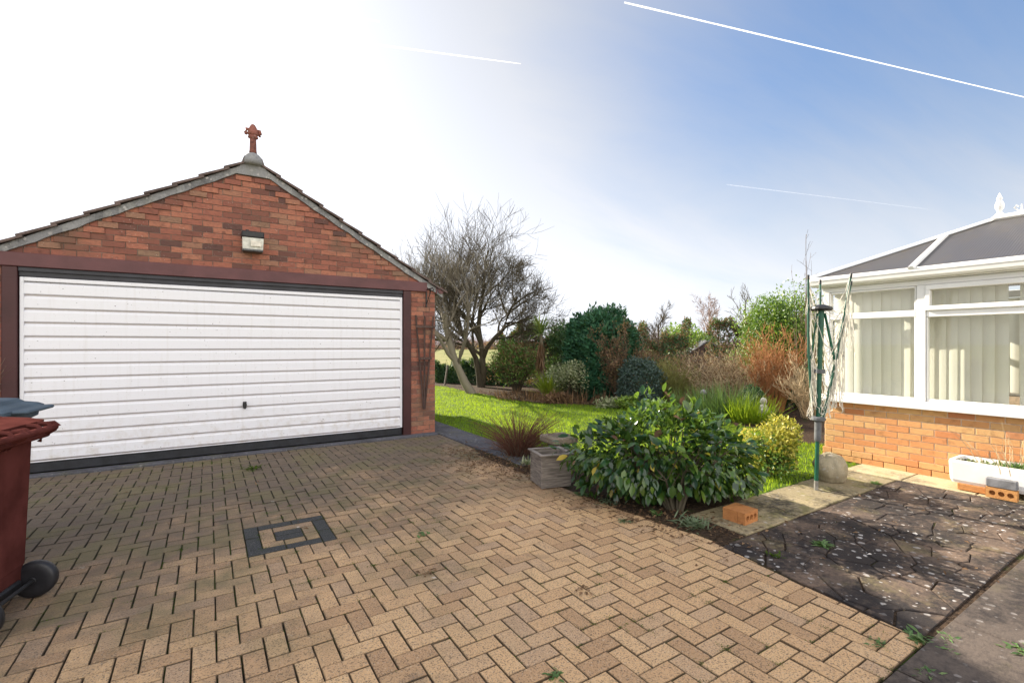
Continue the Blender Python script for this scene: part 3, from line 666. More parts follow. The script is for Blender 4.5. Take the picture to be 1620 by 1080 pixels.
mb = MB(); mb.box((-1.80, GY-.004, 2.245), (2.64, GY+.06, 2.350), .006); mb.box((-1.80, GY-.022, 2.30), (2.64, GY-.005, 2.350), .005); mb.build('door_head', M['navy'], garage)
mb = MB(); mb.box((2.645, GY-.035, .0), (2.772, GY+.08, 2.35), .006); mb.build('door_post', M['maroon_dark'], garage)
mb = MB(); mb.box((-1.928, GY-.035, .0), (-1.802, GY+.08, 2.35), .006); mb.build('door_post', M['maroon_dark'], garage)
mb = MB(); DX0, DX1, DZ0, DZ1 = -1.79, 2.632, .145, 2.24; YD = GY+.015    # ribbed door leaf
prof = []; npan = 13; ph = (DZ1-DZ0-.06)/npan; z = DZ1-.05
for k in range(npan):
    prof += [(z, .010, 0), (z-.030, -.018, 0), (z-ph+.022, -.020, 0), (z-ph+.010, .004, 1), (z-ph+.004, .010, 1)]; z -= ph
xs = [DX0+.035, DX1-.035]
vs = [(x, YD+o, z) for z, o, t in prof for x in xs]; tn = [t for z, o, t in prof]
o = len(mb.v); mb.add(vs, [(2*i, 2*i+2, 2*i+3, 2*i+1) for i in range(len(prof)-1)])
for i, t in enumerate(tn): mb.t[o+2*i] = mb.t[o+2*i+1] = (1.0*t, 0, 0)
for a, b in (((DX0, YD-.024, DZ0), (DX0+.035, YD+.02, DZ1)), ((DX1-.035, YD-.024, DZ0), (DX1, YD+.02, DZ1)), ((DX0+.036, YD-.024, DZ1-.045), (DX1-.036, YD+.02, DZ1)), ((DX0+.036, YD-.022, DZ0), (DX1-.036, YD+.02, DZ0+.012))):
    mb.box(a, b, .004, (0, 0, 0))
gd = mb.build('door', M['door'], garage)
mb = MB(); hx, hz = .41, .66; mb.lathe((hx, YD-.03, hz), [(.026, -.004), (.026, .012), (.02, .014)], 14, axis='y'); mb.tube([(hx, YD-.03, hz), (hx, YD-.07, hz)], .009, 8); mb.tube([(hx, YD-.072, hz+.045), (hx, YD-.072, hz-.05)], [.010, .013], 8); mb.box((hx-.022, YD-.036, hz-.045), (hx+.022, YD-.02, hz+.045), .004)
mb.build('handle', M['black'], gd)
mb = MB(); mb.box((DX0, YD-.012, .026), (DX1, YD+.03, .142), .01); mb.build('door_seal', M['rubber'], garage)
mb = MB(); mb.box((GX1+.0, GY-.05, 2.33), (GX1+.02, 13.45, 2.44)); mb.tube([(GX1+.085, GY-.06, 2.385), (GX1+.085, 13.45, 2.385)], .055, 12); mb.build('gutter', M['maroon'], garage)
# fixtures on the garage
lt = thing('floodlight', (.49, GY, 2.73), 'boxy security floodlight with black hood fixed to the garage gable', 'wall light')
mb = MB(); mb.box((.365, GY-.20, 2.915), (.632, GY-.012, 3.0), .012); mb.box((.385, GY-.03, 2.74), (.615, GY-.008, 2.92), .004); mb.tube([(.44, GY-.05, 2.99), (.44, GY-.05, 3.04)], [.028, .022], 10); mb.build('hood', M['black'], lt)
mb = MB(); f = [(.372, GY-.19), (.625, GY-.19), (.625, GY-.03), (.372, GY-.03)]; g = [(.378, GY-.165), (.619, GY-.165), (.619, GY-.03), (.378, GY-.03)]
mb.add([(x, y, 2.912) for x, y in f]+[(x, y, 2.765) for x, y in g], [(0, 1, 2, 3), (7, 6, 5, 4), (0, 4, 5, 1), (1, 5, 6, 2), (2, 6, 7, 3), (3, 7, 4, 0)]); mb.build('glass', M['lamp_glass'], lt)
mb = MB(); mb.box((.376, GY-.172, 2.738), (.621, GY-.03, 2.763), .006); mb.build('trim', M['collar'], lt)
mb = MB(); mb.box((.47, GY-.1905, 2.80), (.60, GY-.184, 2.875), .003); mb.build('reflector', M['cord'], lt)
br = thing('hanging_bracket', (3.04, GY, 2.25), 'black scrolled iron hanging basket bracket on the garage corner pier', 'bracket')
mb = MB(); yb = GY-.016; mb.box((3.03, yb-.012, 2.10), (3.05, yb+.004, 2.40), .002); mb.tube([(3.04, yb, 2.385), (3.04, yb-.15, 2.39), (3.04, yb-.27, 2.39), (3.04, yb-.30, 2.365), (3.04, yb-.285, 2.335), (3.04, yb-.255, 2.345)], .009, 6)
mb.tube([(3.04, yb, 2.15), (3.04, yb-.06, 2.20), (3.04, yb-.12, 2.27), (3.04, yb-.17, 2.32), (3.04, yb-.20, 2.36), (3.04, yb-.175, 2.375), (3.04, yb-.155, 2.35), (3.04, yb-.17, 2.335)], .007, 6); mb.build('scroll', M['black'], br)
tr = thing('trellis', (2.98, GY, .5), 'narrow fan shaped dark wooden trellis leaning on the garage brick pier', 'trellis')
ty = GY-.045
def stake(a, b):
    m_ = MB(); d = np.array(b, float)-np.array(a, float); m_.tube([a, b], .016, 4); m_.build('stake', M['wood_dark'], tr)
stake((2.985, ty, .42), (2.845, ty, 1.96)); stake((2.992, ty-.012, .42), (2.995, ty-.012, 1.95)); stake((3.0, ty, .42), (3.155, ty, 1.95))
for za, xa, xb in ((1.77, 2.83, 3.17), (1.25, 2.885, 3.115)):
    mb = MB(); mb.box((xa, ty-.04, za-.017), (xb, ty-.026, za+.017), .003); mb.build('crossbar', M['wood_dark'], tr)

# ------------------------------------------------------------------ the conservatory
CX = 6.85; CY = 3.10; CY0 = -2.2; CX2 = 9.78
cons = thing('conservatory', (8.3, .5, 0), 'white framed conservatory on orange brick base with brown polycarbonate roof', 'conservatory')
CW = ((CX, 0, 0), (0, -1, 0), (0, 0, 1), (-1, 0, 0))     # u runs towards the camera side (-Y)
mb = MB(); brick_run(mb, CW, None, 0, .225, .075, .15, .745, -CY, -CY0, None, .0015, .006, .010)
brick_run(mb, CW, None, 0, .225, .075, .0, .15, -CY-.02, -CY0, None, .0015, .024, .008)
cwall = mb.build('wall', M['brick_orange'], cons); mb = MB()
CB = ((0, CY, 0), (1, 0, 0), (0, 0, 1), (0, 1, 0)); brick_run(mb, CB, None, 0, .225, .075, 0, .745, CX, CX2, None, .0015, .006, .010)
mb.build('end_wall', M['brick_orange'], cons)
mb = MB(); mb.box((CX, CY0, 0), (CX+.2, CY, .745)); mb.box((CX+.2, CY-.2, 0), (CX2, CY, .745)); mb.box((CX2-.2, CY0, 0), (CX2, CY-.2, .745)); mb.build('mortar', M['mortar_pale'], cwall)
mb = MB(); mb.box((CX+.2, CY0, .05), (CX2-.2, CY-.2, .09)); mb.build('floor', M['path_slab'], cons)
mb = MB(); mb.box((CX-.075, CY0, .748), (CX+.15, CY+.075, .778), .006); mb.box((CX+.15, CY-.15, .748), (CX2+.05, CY+.075, .778), .006); mb.box((CX-.03, CY0, .779), (CX+.10, CY+.03, .835), .006); mb.build('sill', M['upvc'], cons)
def bar(mb, y0, y1, z0, z1, xo=-.01, d=.07, bev=.006): mb.box((CX+xo, min(y0, y1), z0), (CX+xo+d, max(y0, y1), z1), bev)
YS = [(3.035, 2.14), (2.045, 1.02), (.93, -.02), (-.11, -1.06)]
mb = MB(); mb.box((CX-.012, 3.04, .836), (CX+.08, CY+.005, 2.154), .006); mb.build('post', M['upvc'], cons)
for y in (2.09, .975, -.065, -1.105): mb = MB(); bar(mb, y-.042, y+.042, .836, 2.154, -.018, .09); mb.build('post', M['upvc'], cons)
mb = MB(); mb.box((CX-.01, CY0, 2.155), (CX+.09, CY+.02, 2.215), .005); mb.box((CX-.055, CY0, 2.217), (CX+.09, CY+.055, 2.262), .005); mb.box((CX+.1, CY-.03, 2.155), (CX2, CY+.055, 2.262), .005); mb.build('eaves_beam', M['upvc'], cons)
for i, (ya, yb) in enumerate(YS):
    mb = MB(); fan = i in (1, 2)
    zt = 1.80 if not fan else 1.79
    bar(mb, ya, yb, .838, .868); bar(mb, ya, yb, zt, zt+.075)
    for y in (ya, yb): s_ = .012 if y == yb else -.012; bar(mb, y, y+s_, .868, zt); bar(mb, y, y+s_, zt+.075, 2.15)
    bar(mb, ya-.012, yb+.012, 2.13, 2.152)
    if fan:
        bar(mb, ya+.005, yb-.005, zt+.072, zt+.125, -.035, .07); bar(mb, ya+.005, yb-.005, 2.095, 2.15, -.035, .07)
        for y, s_ in ((ya+.005, -.045), (yb-.005, .045)): bar(mb, y, y+s_, zt+.125, 2.095, -.035, .07)
    wf = mb.build('window', M['upvc'], cons)
    g_ = MB(); g_.box((CX+.022, yb+.004, .862), (CX+.028, ya-.004, zt+.005)); g_.box((CX+.024, yb+.004, zt+.07), (CX+.030, ya-.004, 2.135)); g_.build('pane', M['glass'], wf)
mb = MB()      # rear faces so the room is closed
for x in (7.6, 8.4, 9.2, CX2-.04): mb.box((x-.035, CY-.07, .75), (x+.035, CY, 2.16), .005)
mb.box((CX+.1, CY-.07, .779), (CX2, CY, .85), .005); mb.box((CX+.1, CY-.07, 1.8), (CX2, CY, 1.87), .005)
for y in (2.1, 1.0, 0, -1): mb.box((CX2-.07, y-.035, .75), (CX2, y+.035, 2.2), .005)
mb.box((CX2-.07, CY0, 2.16), (CX2, CY-.08, 2.26), .005); mb.box((CX2-.07, CY0, .75), (CX2, CY-.08, .85), .005)
mb.build('rear_frame', M['upvc'], cons)
mb = MB(); GP = [(-.03, .0), (-.03, -.055), (-.045, -.082), (-.085, -.082), (-.112, -.06), (-.118, -.02), (-.118, 0.0), (-.106, 0.0), (-.104, -.05), (-.045, -.07), (-.038, 0)]
zg = 2.315; xg = CX-.02; yg = CY+.02
vs = [];
for p in GP: vs.append((xg+p[0], CY0, zg+p[1]))
for p in GP: vs.append((xg+p[0], yg-p[0], zg+p[1]))
for p in GP: vs.append((CX2, yg-p[0], zg+p[1]))
k = len(GP); mb.add(vs, [(r*k+i, r*k+(i+1) % k, (r+1)*k+(i+1) % k, (r+1)*k+i) for r in (0, 1) for i in range(k)]+[tuple(range(k))]); mb.build('gutter', M['upvc'], cons)
E0 = np.array((6.73, 3.22, 2.315)); RE = np.array((8.20, 1.75, 2.995)); sl = (2.995-2.315)/1.47
def rpt(x, y): return np.array((x, y, 2.315+(x-6.73)*sl))
mb = MB(); q = [rpt(6.74, 3.2), rpt(8.19, 1.74), rpt(8.19, CY0), rpt(6.74, CY0)]
mb.add([p+UP*h for h in (0, .03) for p in q], [(3, 2, 1, 0), (4, 5, 6, 7), (0, 4, 7, 3), (2, 6, 5, 1)])
mb.build('roof', M['poly'], cons)
mb = MB(); q = [(6.75, 3.21, 2.315), (9.66, 3.21, 2.315), (8.2, 1.76, 2.995)]; mb.add([np.array(p)+UP*h for h in (0, .03) for p in q], [(0, 1, 2), (5, 4, 3), (0, 3, 4, 1)])
q = [(9.67, 3.2, 2.315), (9.67, CY0, 2.315), (8.21, CY0, 2.995), (8.21, 1.74, 2.995)]; mb.add([np.array(p)+UP*h for h in (0, .03) for p in q], [(0, 1, 2, 3), (7, 6, 5, 4), (0, 4, 5, 1)])
mb.build('roof', M['poly'], cons)
def gbar(a, b, wd=.03, hh=.028, mat='upvc', name='glazing_bar'):
    a = np.array(a, float)+UP*.034; b = np.array(b, float)+UP*.034; d = unit(b-a); s_ = unit(np.cross(d, UP)); u_ = np.cross(s_, d)
    m_ = MB(); vs = [p+s_*x*wd+u_*z*hh for p in (a, b) for x, z in ((-1, 0), (-.8, .9), (-.2, 1.15), (.2, 1.15), (.8, .9), (1, 0))]
    m_.add(vs, [(i, (i+1) % 6, 6+(i+1) % 6, 6+i) for i in range(6)]+[(5, 4, 3, 2, 1, 0), (6, 7, 8, 9, 10, 11)]); m_.build(name, M[mat], cons)
gbar(E0, RE+np.array((0, 0, .0)), .034); gbar((9.67, 3.22, 2.315), RE, .034)
gbar(rpt(6.70, 2.14), rpt(7.80, 2.14)); gbar(rpt(6.70, 1.0), rpt(8.19, 1.0)); gbar(rpt(6.70, -.1), rpt(8.19, -.1)); gbar(rpt(6.70, -1.1), rpt(8.19, -1.1))
mb = MB(); mb.box((6.705, CY0, 2.300), (6.745, 3.22, 2.352), .006); mb.box((6.745, 3.19, 2.300), (9.66, 3.24, 2.352), .006); mb.build('eaves_trim', M['slab'] if False else M['upvc'], cons)
mb = MB(); mb.box((8.13, CY0, 3.0), (8.27, 1.80, 3.065), .02); mb.build('ridge', M['upvc'], cons)
mb = MB(); mb.lathe((8.2, 1.74, 3.05), [(.04, 0), (.042, .03), (.024, .05), (.022, .07), (.040, .10), (.044, .14), (.034, .18), (.02, .205), (.03, .22), (.022, .24), (.010, .275), (.004, .29)], 14); mb.build('finial', M['upvc'], cons, True)
mb = MB()
for k in range(22):
    y = 1.55-k*.15
    for sg in (-1, 1): mb.tube([(8.2, y, 3.06), (8.2, y+sg*.04, 3.10), (8.2, y+sg*.065, 3.13), (8.2, y+sg*.045, 3.155), (8.2, y+sg*.025, 3.135)], .010, 5)
    mb.tube([(8.2, y, 3.06), (8.2, y, 3.16)], [.012, .006], 5)
mb.build('cresting', M['upvc'], cons)
def blinds(y0, y1, lab, gap=None, ang=9, X=CX+.17):
    mb = MB(); y = y1; k = 0
    while y > y0:
        if not (gap and gap[0] < y < gap[1]):
            a = R_(ang+random.uniform(-6, 6)); w2 = .0635; x = X+random.uniform(-.004, .004); dx, dy = math.sin(a)*w2, math.cos(a)*w2; tl = random.uniform(-.006, .006)
            n_ = 4; vs = []
            for z, t_ in ((2.14, 0), (.80, tl)):
                for q in range(n_+1):
                    f_ = q/n_*2-1; vs.append((x+dx*f_-.010*(1-f_*f_), y+dy*f_+t_, z))
            mb.add(vs, [(q, q+1, n_+2+q, n_+1+q) for q in range(n_)], (random.random(),)*3)
        y -= .1; k += 1
    return tag(mb.build('vertical_blind', M['blind'], smooth=True), lab, 'blind', 'vertical blinds inside the conservatory')
blinds(2.1, 3.0, 'evenly closed cream vertical blind behind the window at the conservatory corner')
blinds(.98, 2.08, 'cream vertical blind with a gap between its slats behind the fanlight window', (1.34, 1.44), 12)
blinds(-2.1, 3.0, 'cream vertical blind along the far windows, glimpsed through the slat gap', None, 8, CX2-.2)
blinds(-1.1, .95, 'cream vertical blind behind the conservatory windows beyond the right edge')

# ------------------------------------------------------------------ wheelie bins
def loft(mb, rings, sides=6, tint=(.5,)*3, capb=True, capt=True):
    # rings: (z, cx, cy, hx, hy, r) rounded rectangles
    allv = []
    for z, cx, cy, hx, hy, r in rings:
        for (sx, sy, a0) in ((1, 1, 0), (-1, 1, 90), (-1, -1, 180), (1, -1, 270)):
            for q in range(sides):
                th = R_(a0+90*q/(sides-1)); allv.append((cx+sx*(hx-r)+r*math.cos(th), cy+sy*(hy-r)+r*math.sin(th), z))
    k = 4*sides; n_ = len(rings)
    fs = [(i*k+q, i*k+(q+1) % k, (i+1)*k+(q+1) % k, (i+1)*k+q) for i in range(n_-1) for q in range(k)]
    if capb: fs.append(tuple(range(k))[::-1])
    if capt: fs.append(tuple(range((n_-1)*k, n_*k)))
    mb.add(allv, fs, tint)
def local_thing(name, loc, rz, label, cat, group=None):
    o = thing(name, loc, label, cat, group); o.rotation_euler = (0, 0, rz); WL[o.name] = np.zeros(3); return o
def bin_(loc, rz, label, bm, lm):
    b = local_thing('wheelie_bin', loc, rz, label, 'wheelie bin', 'wheelie bins by the garage'); WL[b.name] = np.array((.10, 0, 0))
    mb = MB(); loft(mb, [(.055, .045, 0, .235, .235, .03), (.20, .035, 0, .25, .25, .035), (.205, .03, 0, .258, .258, .035), (.93, -.005, 0, .315, .283, .04), (.95, -.01, 0, .345, .30, .04), (1.0, -.01, 0, .35, .305, .04)])
    body = mb.build('body', bm, b)
    mb = MB(); mb.tube([(.41, -.27, .985), (.41, .27, .985)], .019, 12)
    for y in (-.285, -.02, .02, .285):
        mb.tube([(.33, y, .90), (.345, y, .935), (.40, y, .975), (.415, y, .99), (.40, y, 1.005), (.33, y, 1.0)], [.012, .014, .018, .018, .016, .014], 8)
    mb.box((.30, -.31, .925), (.372, .31, .952), .008); mb.build('handle', bm, b)
    mb = MB(); loft(mb, [(1.003, -.015, 0, .365, .315, .04), (1.028, -.015, 0, .368, .318, .045), (1.045, -.03, 0, .33, .295, .05), (1.06, -.05, 0, .25, .25, .05), (1.085, -.06, 0, .22, .22, .06), (1.092, -.06, 0, .19, .19, .06)])
    for y in (-.17, .17): mb.tube([(.33, y-.05, 1.02), (.40, y-.05, 1.012), (.42, y-.05, .99)], .013, 6); mb.tube([(.33, y+.05, 1.02), (.40, y+.05, 1.012), (.42, y+.05, .99)], .013, 6)
    mb.tube([(.10, -.2, 1.075), (.11, -.2, 1.115), (.11, .2, 1.115), (.10, .2, 1.075)], .011, 8)
    mb.box((-.47, -.2, 1.006), (-.37, .2, 1.03), .008); mb.build('lid', lm, b)
    mb = MB(); mb.tube([(.335, -.25, .105), (.335, .25, .105)], .011, 8); mb.box((.17, -.19, .08), (.30, .19, .13), .01); mb.build('axle', M['black'], b)
    for sy in (-1, 1):
        mb = MB(); y = sy*.235; mb.lathe((.335, y, .105), [(.06, -.028), (.09, -.030), (.103, -.02), (.105, 0), (.103, .02), (.09, .030), (.06, .028)], 28, axis='y'); wh = mb.build('wheel', M['tyre'], b, True)
        mb = MB(); mb.lathe((.335, y, .105), [(.050, -.024), (.056, -.022), (.056, .022), (.050, .024)], 20, axis='y'); mb.lathe((.335, y, .105), [(.018, -.036), (.02, -.034), (.02, .034), (.018, .036)], 12, axis='y')
        for q in range(6): th = q*math.pi/3; mb.tube([(.335+.02*math.cos(th), y, .105+.02*math.sin(th)), (.335+.085*math.cos(th), y, .105+.085*math.sin(th))], .010, 4)
        mb.build('rim', M['collar'] if False else M['tyre'], wh)
    return b
bin_((-1.145, 3.69, .004), R_(-13.7), 'maroon wheelie bin in front, its rear handle and black wheels turned to the driveway', M['bin_maroon'], M['bin_maroon'])
bin_((-1.57, 4.74, .004), R_(173), 'dark bin with blue grey lid half hidden behind the maroon bin', M['bin_grey'], M['bin_grey'])

# ------------------------------------------------------------------ things standing about the patio
def wall_vec(base, top, f): return np.array(base)+(np.array(top)-np.array(base))*f
air = thing('rotary_airer', (5.21, 2.44, 0), 'folded green rotary clothes airer with tangled white line standing on the patio', 'clothes airer')
B0 = np.array((5.21, 2.44, .0)); TP = B0+np.array((.045, -.03, 1.86))
at = lambda z: B0+(TP-B0)*(z/1.86)
mb = MB(); mb.tube([at(-.02), at(.10)], .020, 12); mb.build('ground_spike', M['steel'], air)
mb = MB(); mb.tube([at(.10), at(.52)], .0185, 14); mb.build('pole', M['green_metal'], air)
mb = MB(); mb.tube([at(.50), at(.52), at(.70), at(.72)], [.026, .031, .032, .028], 14); mb.build('collar', M['collar'], air)
mb = MB(); mb.tube([at(.72), at(1.66)], .0215, 14); mb.tube([at(1.66), at(1.84)], .026, 14); mb.build('pole', M['green_metal'], air)
mb = MB(); mb.tube([at(1.825), at(1.84), at(1.862), at(1.875), at(1.885)], [.09, .10, .092, .06, .03], 18); mb.build('cap', M['black'], air)
hub = at(.735); mb = MB(); mb.tube([at(.705), at(.715), at(.74), at(.75)], [.05, .066, .066, .05], 14); mb.build('hub', M['collar'], air); mb = MB(); mb.tube([at(1.19), at(1.23)], [.05, .05], 12); mb.build('slider', M['collar'], air)
arms = []
cs, rt3 = np.array((RT[0], RT[1], 0)), np.array((FW[0], FW[1], 0))
for k, (lr, dp, zt) in enumerate(((-.070, .05, 2.15), (.148, .20, 2.12), (.285, -.06, 2.15), (.37, .06, 2.09))):
    e = hub+cs*lr+rt3*dp; e[2] = zt; st = hub+unit(cs*lr+rt3*dp)*.05; arms.append((st, e))
    mid = st+(e-st)*.5+cs*(.012 if lr > 0 else -.02)
    mb = MB(); mb.tube([st, mid, e], [.0125, .0125, .0115], 8); a_ = mb.build('arm', M['green_metal'], air)
    mb = MB(); mb.tube([e, e+unit(e-st)*.045], [.015, .012], 8); mb.build('tip', M['black'], a_)
    u0 = at(1.80)+unit(cs*lr+rt3*dp)*.035; u1 = st+(e-st)*.42
    mb = MB(); mb.tube([u0, u1], .009, 6); mb.build('strut', M['green_metal'], a_)
Ps = []; K = 14
for q in range(95):
    i, j = random.sample(range(4), 2); f0 = random.uniform(.1, 1.0); f1 = min(1, max(.05, f0+random.uniform(-.25, .25)))
    a = arms[i][0]+(arms[i][1]-arms[i][0])*f0; b = arms[j][0]+(arms[j][1]-arms[j][0])*f1
    if q % 3 == 0: b = a+np.array((random.uniform(-.02, .02), random.uniform(-.02, .02), -.3*random.random()))
    s_ = np.linspace(0, 1, K)[:, None]; sag = random.uniform(.15, .75); sag = min(sag, max(.05, min(a[2], b[2])-.72))
    p = a+(b-a)*s_; p[:, 2] -= (sag*4*s_*(1-s_))[:, 0]; p[:, :2] += (np.array((random.uniform(-.05, .05), random.uniform(-.05, .05)))*4*s_*(1-s_)); p += rng.normal(size=(K, 3))*.004; Ps.append(p)
V, Fc, T = tubes_np(np.array(Ps), np.full((len(Ps), K), .0032), 4); mesh_obj('washing_line', V, Fc, T, M['cord'], air)

def rock(name, c, r, mat, seed, label, cat, flat=.0):
    g = np.random.default_rng(seed); import bmesh
    bm = bmesh.new(); bmesh.ops.create_icosphere(bm, subdivisions=4, radius=1); ks = g.normal(size=(9, 3))*2.2; ph = g.random(9)*6
    for v in bm.verts:
        p = np.array(v.co); p = np.sign(p)*np.abs(p)**.72; d = sum(math.sin(k@p+f) for k, f in zip(ks, ph))*.035+sum(math.sin(3*k@p+f) for k, f in zip(ks, ph))*.012
        p = p*(1+d)*np.array(r); v.co = (p[0], p[1], max(p[2], -r[2]*.75)+r[2]*.75)
    me = bpy.data.meshes.new(name); bm.to_mesh(me); bm.free(); me.materials.append(M[mat]); at_ = me.color_attributes.new('tint', 'FLOAT_COLOR', 'POINT')
    at_.data.foreach_set('color', [.5]*4*len(me.vertices)); me.polygons.foreach_set('use_smooth', [True]*len(me.polygons))
    o = bpy.data.objects.new(name, me); o.location = c; sc.collection.objects.link(o); return tag(o, label, cat)
rock('garden_stone', (5.72, 2.53, .0), (.165, .15, .155), 'stone', 4, 'lumpy weathered garden stone beside the golden bush and airer', 'stone')
# a holed brick: solid bed face with three round holes through it
def holed_brick(name, frame, l, h, th, mat, label, group=None, parent=None):
    mb = MB(); o, u, v, nn = [np.array(q, float) for q in frame]; P = lambda a, b, c: o+u*a+v*b+nn*c
    cx = [l*(.5+q*.29) for q in (-1, 0, 1)]; r = h*.24; cy = h/2; S_ = 12; dep = min(th, .05)
    vs = []; fs = []
    cells = [0, (cx[0]+cx[1])/2, (cx[1]+cx[2])/2, l]
    for k in range(3):
        x0, x1 = cells[k], cells[k+1]; b = len(vs); out = []; inn = []
        for q in range(S_):
            th_ = 2*math.pi*q/S_; c_, s_ = math.cos(th_), math.sin(th_)
            m_ = min((x1-cx[k])/c_ if c_ > 1e-6 else 9, (x0-cx[k])/c_ if c_ < -1e-6 else 9, (h/2)/abs(s_) if abs(s_) > 1e-6 else 9)
            out.append((cx[k]+c_*m_, cy+s_*m_)); inn.append((cx[k]+c_*r, cy+s_*r))
        # square the corners
        vs += [P(x, y, th) for x, y in out]+[P(x, y, th) for x, y in inn]+[P(x, y, th-dep) for x, y in inn]
        for q in range(S_):
            w_ = (q+1) % S_; fs.append((b+q, b+w_, b+S_+w_, b+S_+q)); fs.append((b+S_+q, b+S_+w_, b+2*S_+w_, b+2*S_+q))
            (xa, ya), (xb, yb) = out[q], out[w_]
            if abs(xa-xb) > 1e-6 and abs(ya-yb) > 1e-6:
                cxn = x1 if (xa+xb)/2 > cx[k] else x0; cyn = h if (ya+yb)/2 > cy else 0; vs.append(P(cxn, cyn, th)); fs.append((b+q, len(vs)-1, b+w_))
        fs.append(tuple(range(b+2*S_, b+3*S_)))
    b = len(vs); vs += [P(x, y, z) for z in (0, th) for x, y in ((0, 0), (l, 0), (l, h), (0, h))]
    fs += [(b+3, b+2, b+1, b), (b, b+1, b+5, b+4), (b+1, b+2, b+6, b+5), (b+2, b+3, b+7, b+6), (b+3, b, b+4, b+7)]
    mb.add(vs, fs, (random.random(), .5, .5)); ob = mb.build(name, M[mat], parent, loc=o if parent is None else None)
    return tag(ob, label, 'brick', group)
gb = 'three loose bricks stood together at the patio edge'; RB = R_(3); ub = np.array((math.cos(RB), math.sin(RB), 0)); vb = np.array((-math.sin(RB), math.cos(RB), 0))
for k, lab in enumerate(('loose orange brick by the camellia, frontmost of three, showing three round holes', 'loose orange brick sandwiched in the middle of three beside the camellia', 'loose orange brick rearmost of three beside the camellia, nearest the lawn')):
    o_ = np.array((3.69, 2.262, .005))+vb*.067*(k+1); o_ = o_ + ub*random.uniform(-.004, .004)
    holed_brick('loose_brick', (o_, ub, (0, 0, 1), -vb), .2, .098, .064, 'brick_loose', lab, gb)
# planter trough on bricks against the conservatory
tx0, tx1, ty0, ty1 = 6.425, 6.80, .72, 1.745
tro = thing('planter_trough', ((tx0+tx1)/2, (ty0+ty1)/2, .075), 'long white trough planter raised on bricks against the conservatory wall', 'planter')
mb = MB(); zb, zt = .078, .305; cxx, cyy = (tx0+tx1)/2, (ty0+ty1)/2; hx, hy = (tx1-tx0)/2, (ty1-ty0)/2
loft(mb, [(zb, cxx, cyy, hx-.02, hy-.02, .03), (zb+.03, cxx, cyy, hx-.008, hy-.008, .03), (zt-.02, cxx, cyy, hx, hy, .03), (zt, cxx, cyy, hx-.004, hy-.004, .03), (zt, cxx, cyy, hx-.035, hy-.035, .02), (zt-.09, cxx, cyy, hx-.045, hy-.045, .02)]); mb.build('tub', M['trough'], tro)
mb = MB(); g_ = 14
vs = [(tx0+.045+(tx1-tx0-.09)*i/6, ty0+.045+(ty1-ty0-.09)*j/g_, zt-.05+random.uniform(-.015, .02)) for i in range(7) for j in range(g_+1)]
mb.add(vs, [(i*(g_+1)+j, (i+1)*(g_+1)+j, (i+1)*(g_+1)+j+1, i*(g_+1)+j+1) for i in range(6) for j in range(g_)]); mb.build('compost', M['soil'], tro)
Pd, Rd = fan_stems((6.6, 1.3, .25), 26, .55, .32, .0035, K=7, wob=.10, base=.30, seed=31, hv=.8)
Pd[:, :, 0] = np.minimum(Pd[:, :, 0], 6.76)
dp = thing('dried_plant', (6.6, 1.3, .25), 'dry straw coloured plant stems with a few green shoots growing in the white trough', 'plant')
Q, r = side_twigs(Pd, Rd, 3, .10, 1.0, 32); V, Fc, T = merge([tubes_np(Pd, Rd, 3), tubes_np(Q, r, 3)]); mesh_obj('stem', V, Fc, T, M['twig_pale'], dp)
P = np.stack([rng.uniform(6.5, 6.72, 500), rng.uniform(.8, 1.68, 500), np.full(500, .262)], 1); V, Fc, T = leaves_np(P, rdir(500)+UP*.5, UP+rdir(500)*.6, .045, .02); mesh_obj('litter', V, Fc, T, M['leaf_pale'], dp)
P = np.stack([rng.normal(6.6, .05, 160), rng.normal(1.22, .08, 160), np.full(160, .262)], 1); V, Fc, T = leaves_np(P, rdir(160)*.8+UP, rdir(160), .09, .014); mesh_obj('shoots', V, Fc, T, M['weed'], dp)
mb = MB(); mb.box((6.43, 1.46, .012), (6.64, 1.675, .076), .005); tag(mb.build('support_brick', M['brick_loose'], loc=(6.53, 1.57, .012)), 'plain orange brick lying under the left end of the white trough', 'brick', 'bricks under the white trough')
mb = MB(); mb.box((6.46, .78, .012), (6.68, .99, .076), .005); tag(mb.build('support_brick', M['brick_loose'], loc=(6.57, .88, .012)), 'orange brick under the far right end of the white trough', 'brick', 'bricks under the white trough')
holed_brick('loose_brick', (np.array((6.41, 1.445, .012)), (0, -1, 0), (0, 0, 1), (-1, 0, 0)), .215, .098, .062, 'brick_loose', 'orange brick with three round holes standing on edge in front of the white trough')
mb = MB(); mb.box((6.35, 1.232, .113), (6.412, 1.447, .20), .008); tag(mb.build('loose_brick', M['brick_grey'], loc=(6.38, 1.34, .113)), 'rough grey brick lying on the holed orange brick against the trough', 'brick')
# wooden planter box and old stone by the camellia
pl = local_thing('wooden_planter', (3.06, 4.06, .002), R_(-14), 'weathered grey wooden planter box at the driveway edge beside the camellia', 'planter')
for sx, sy, wd in ((-1, 0, 0), (1, 0, 0), (0, -1, 1), (0, 1, 1)):
    mb = MB(); hh = .19
    for k in range(3):
        z0 = .01+k*.115
        if wd: mb.box((-hh, sy*(hh-.018)-.009, z0), (hh, sy*(hh-.018)+.009, z0+.112), .003, (random.random(),)*3)
        else: mb.box((sx*(hh-.018)-.0085, -hh+.028, z0), (sx*(hh-.018)+.0085, hh-.028, z0+.112), .003, (random.random(),)*3)
    mb.build('side_board', M['wood_grey'], pl)
for sx in (-1, 1):
    for sy in (-1, 1): mb = MB(); mb.box((sx*.165-.014, sy*.150-.014, 0), (sx*.165+.014, sy*.150+.014, .352), .003); mb.build('leg', M['wood_grey'], pl)
mb = MB()
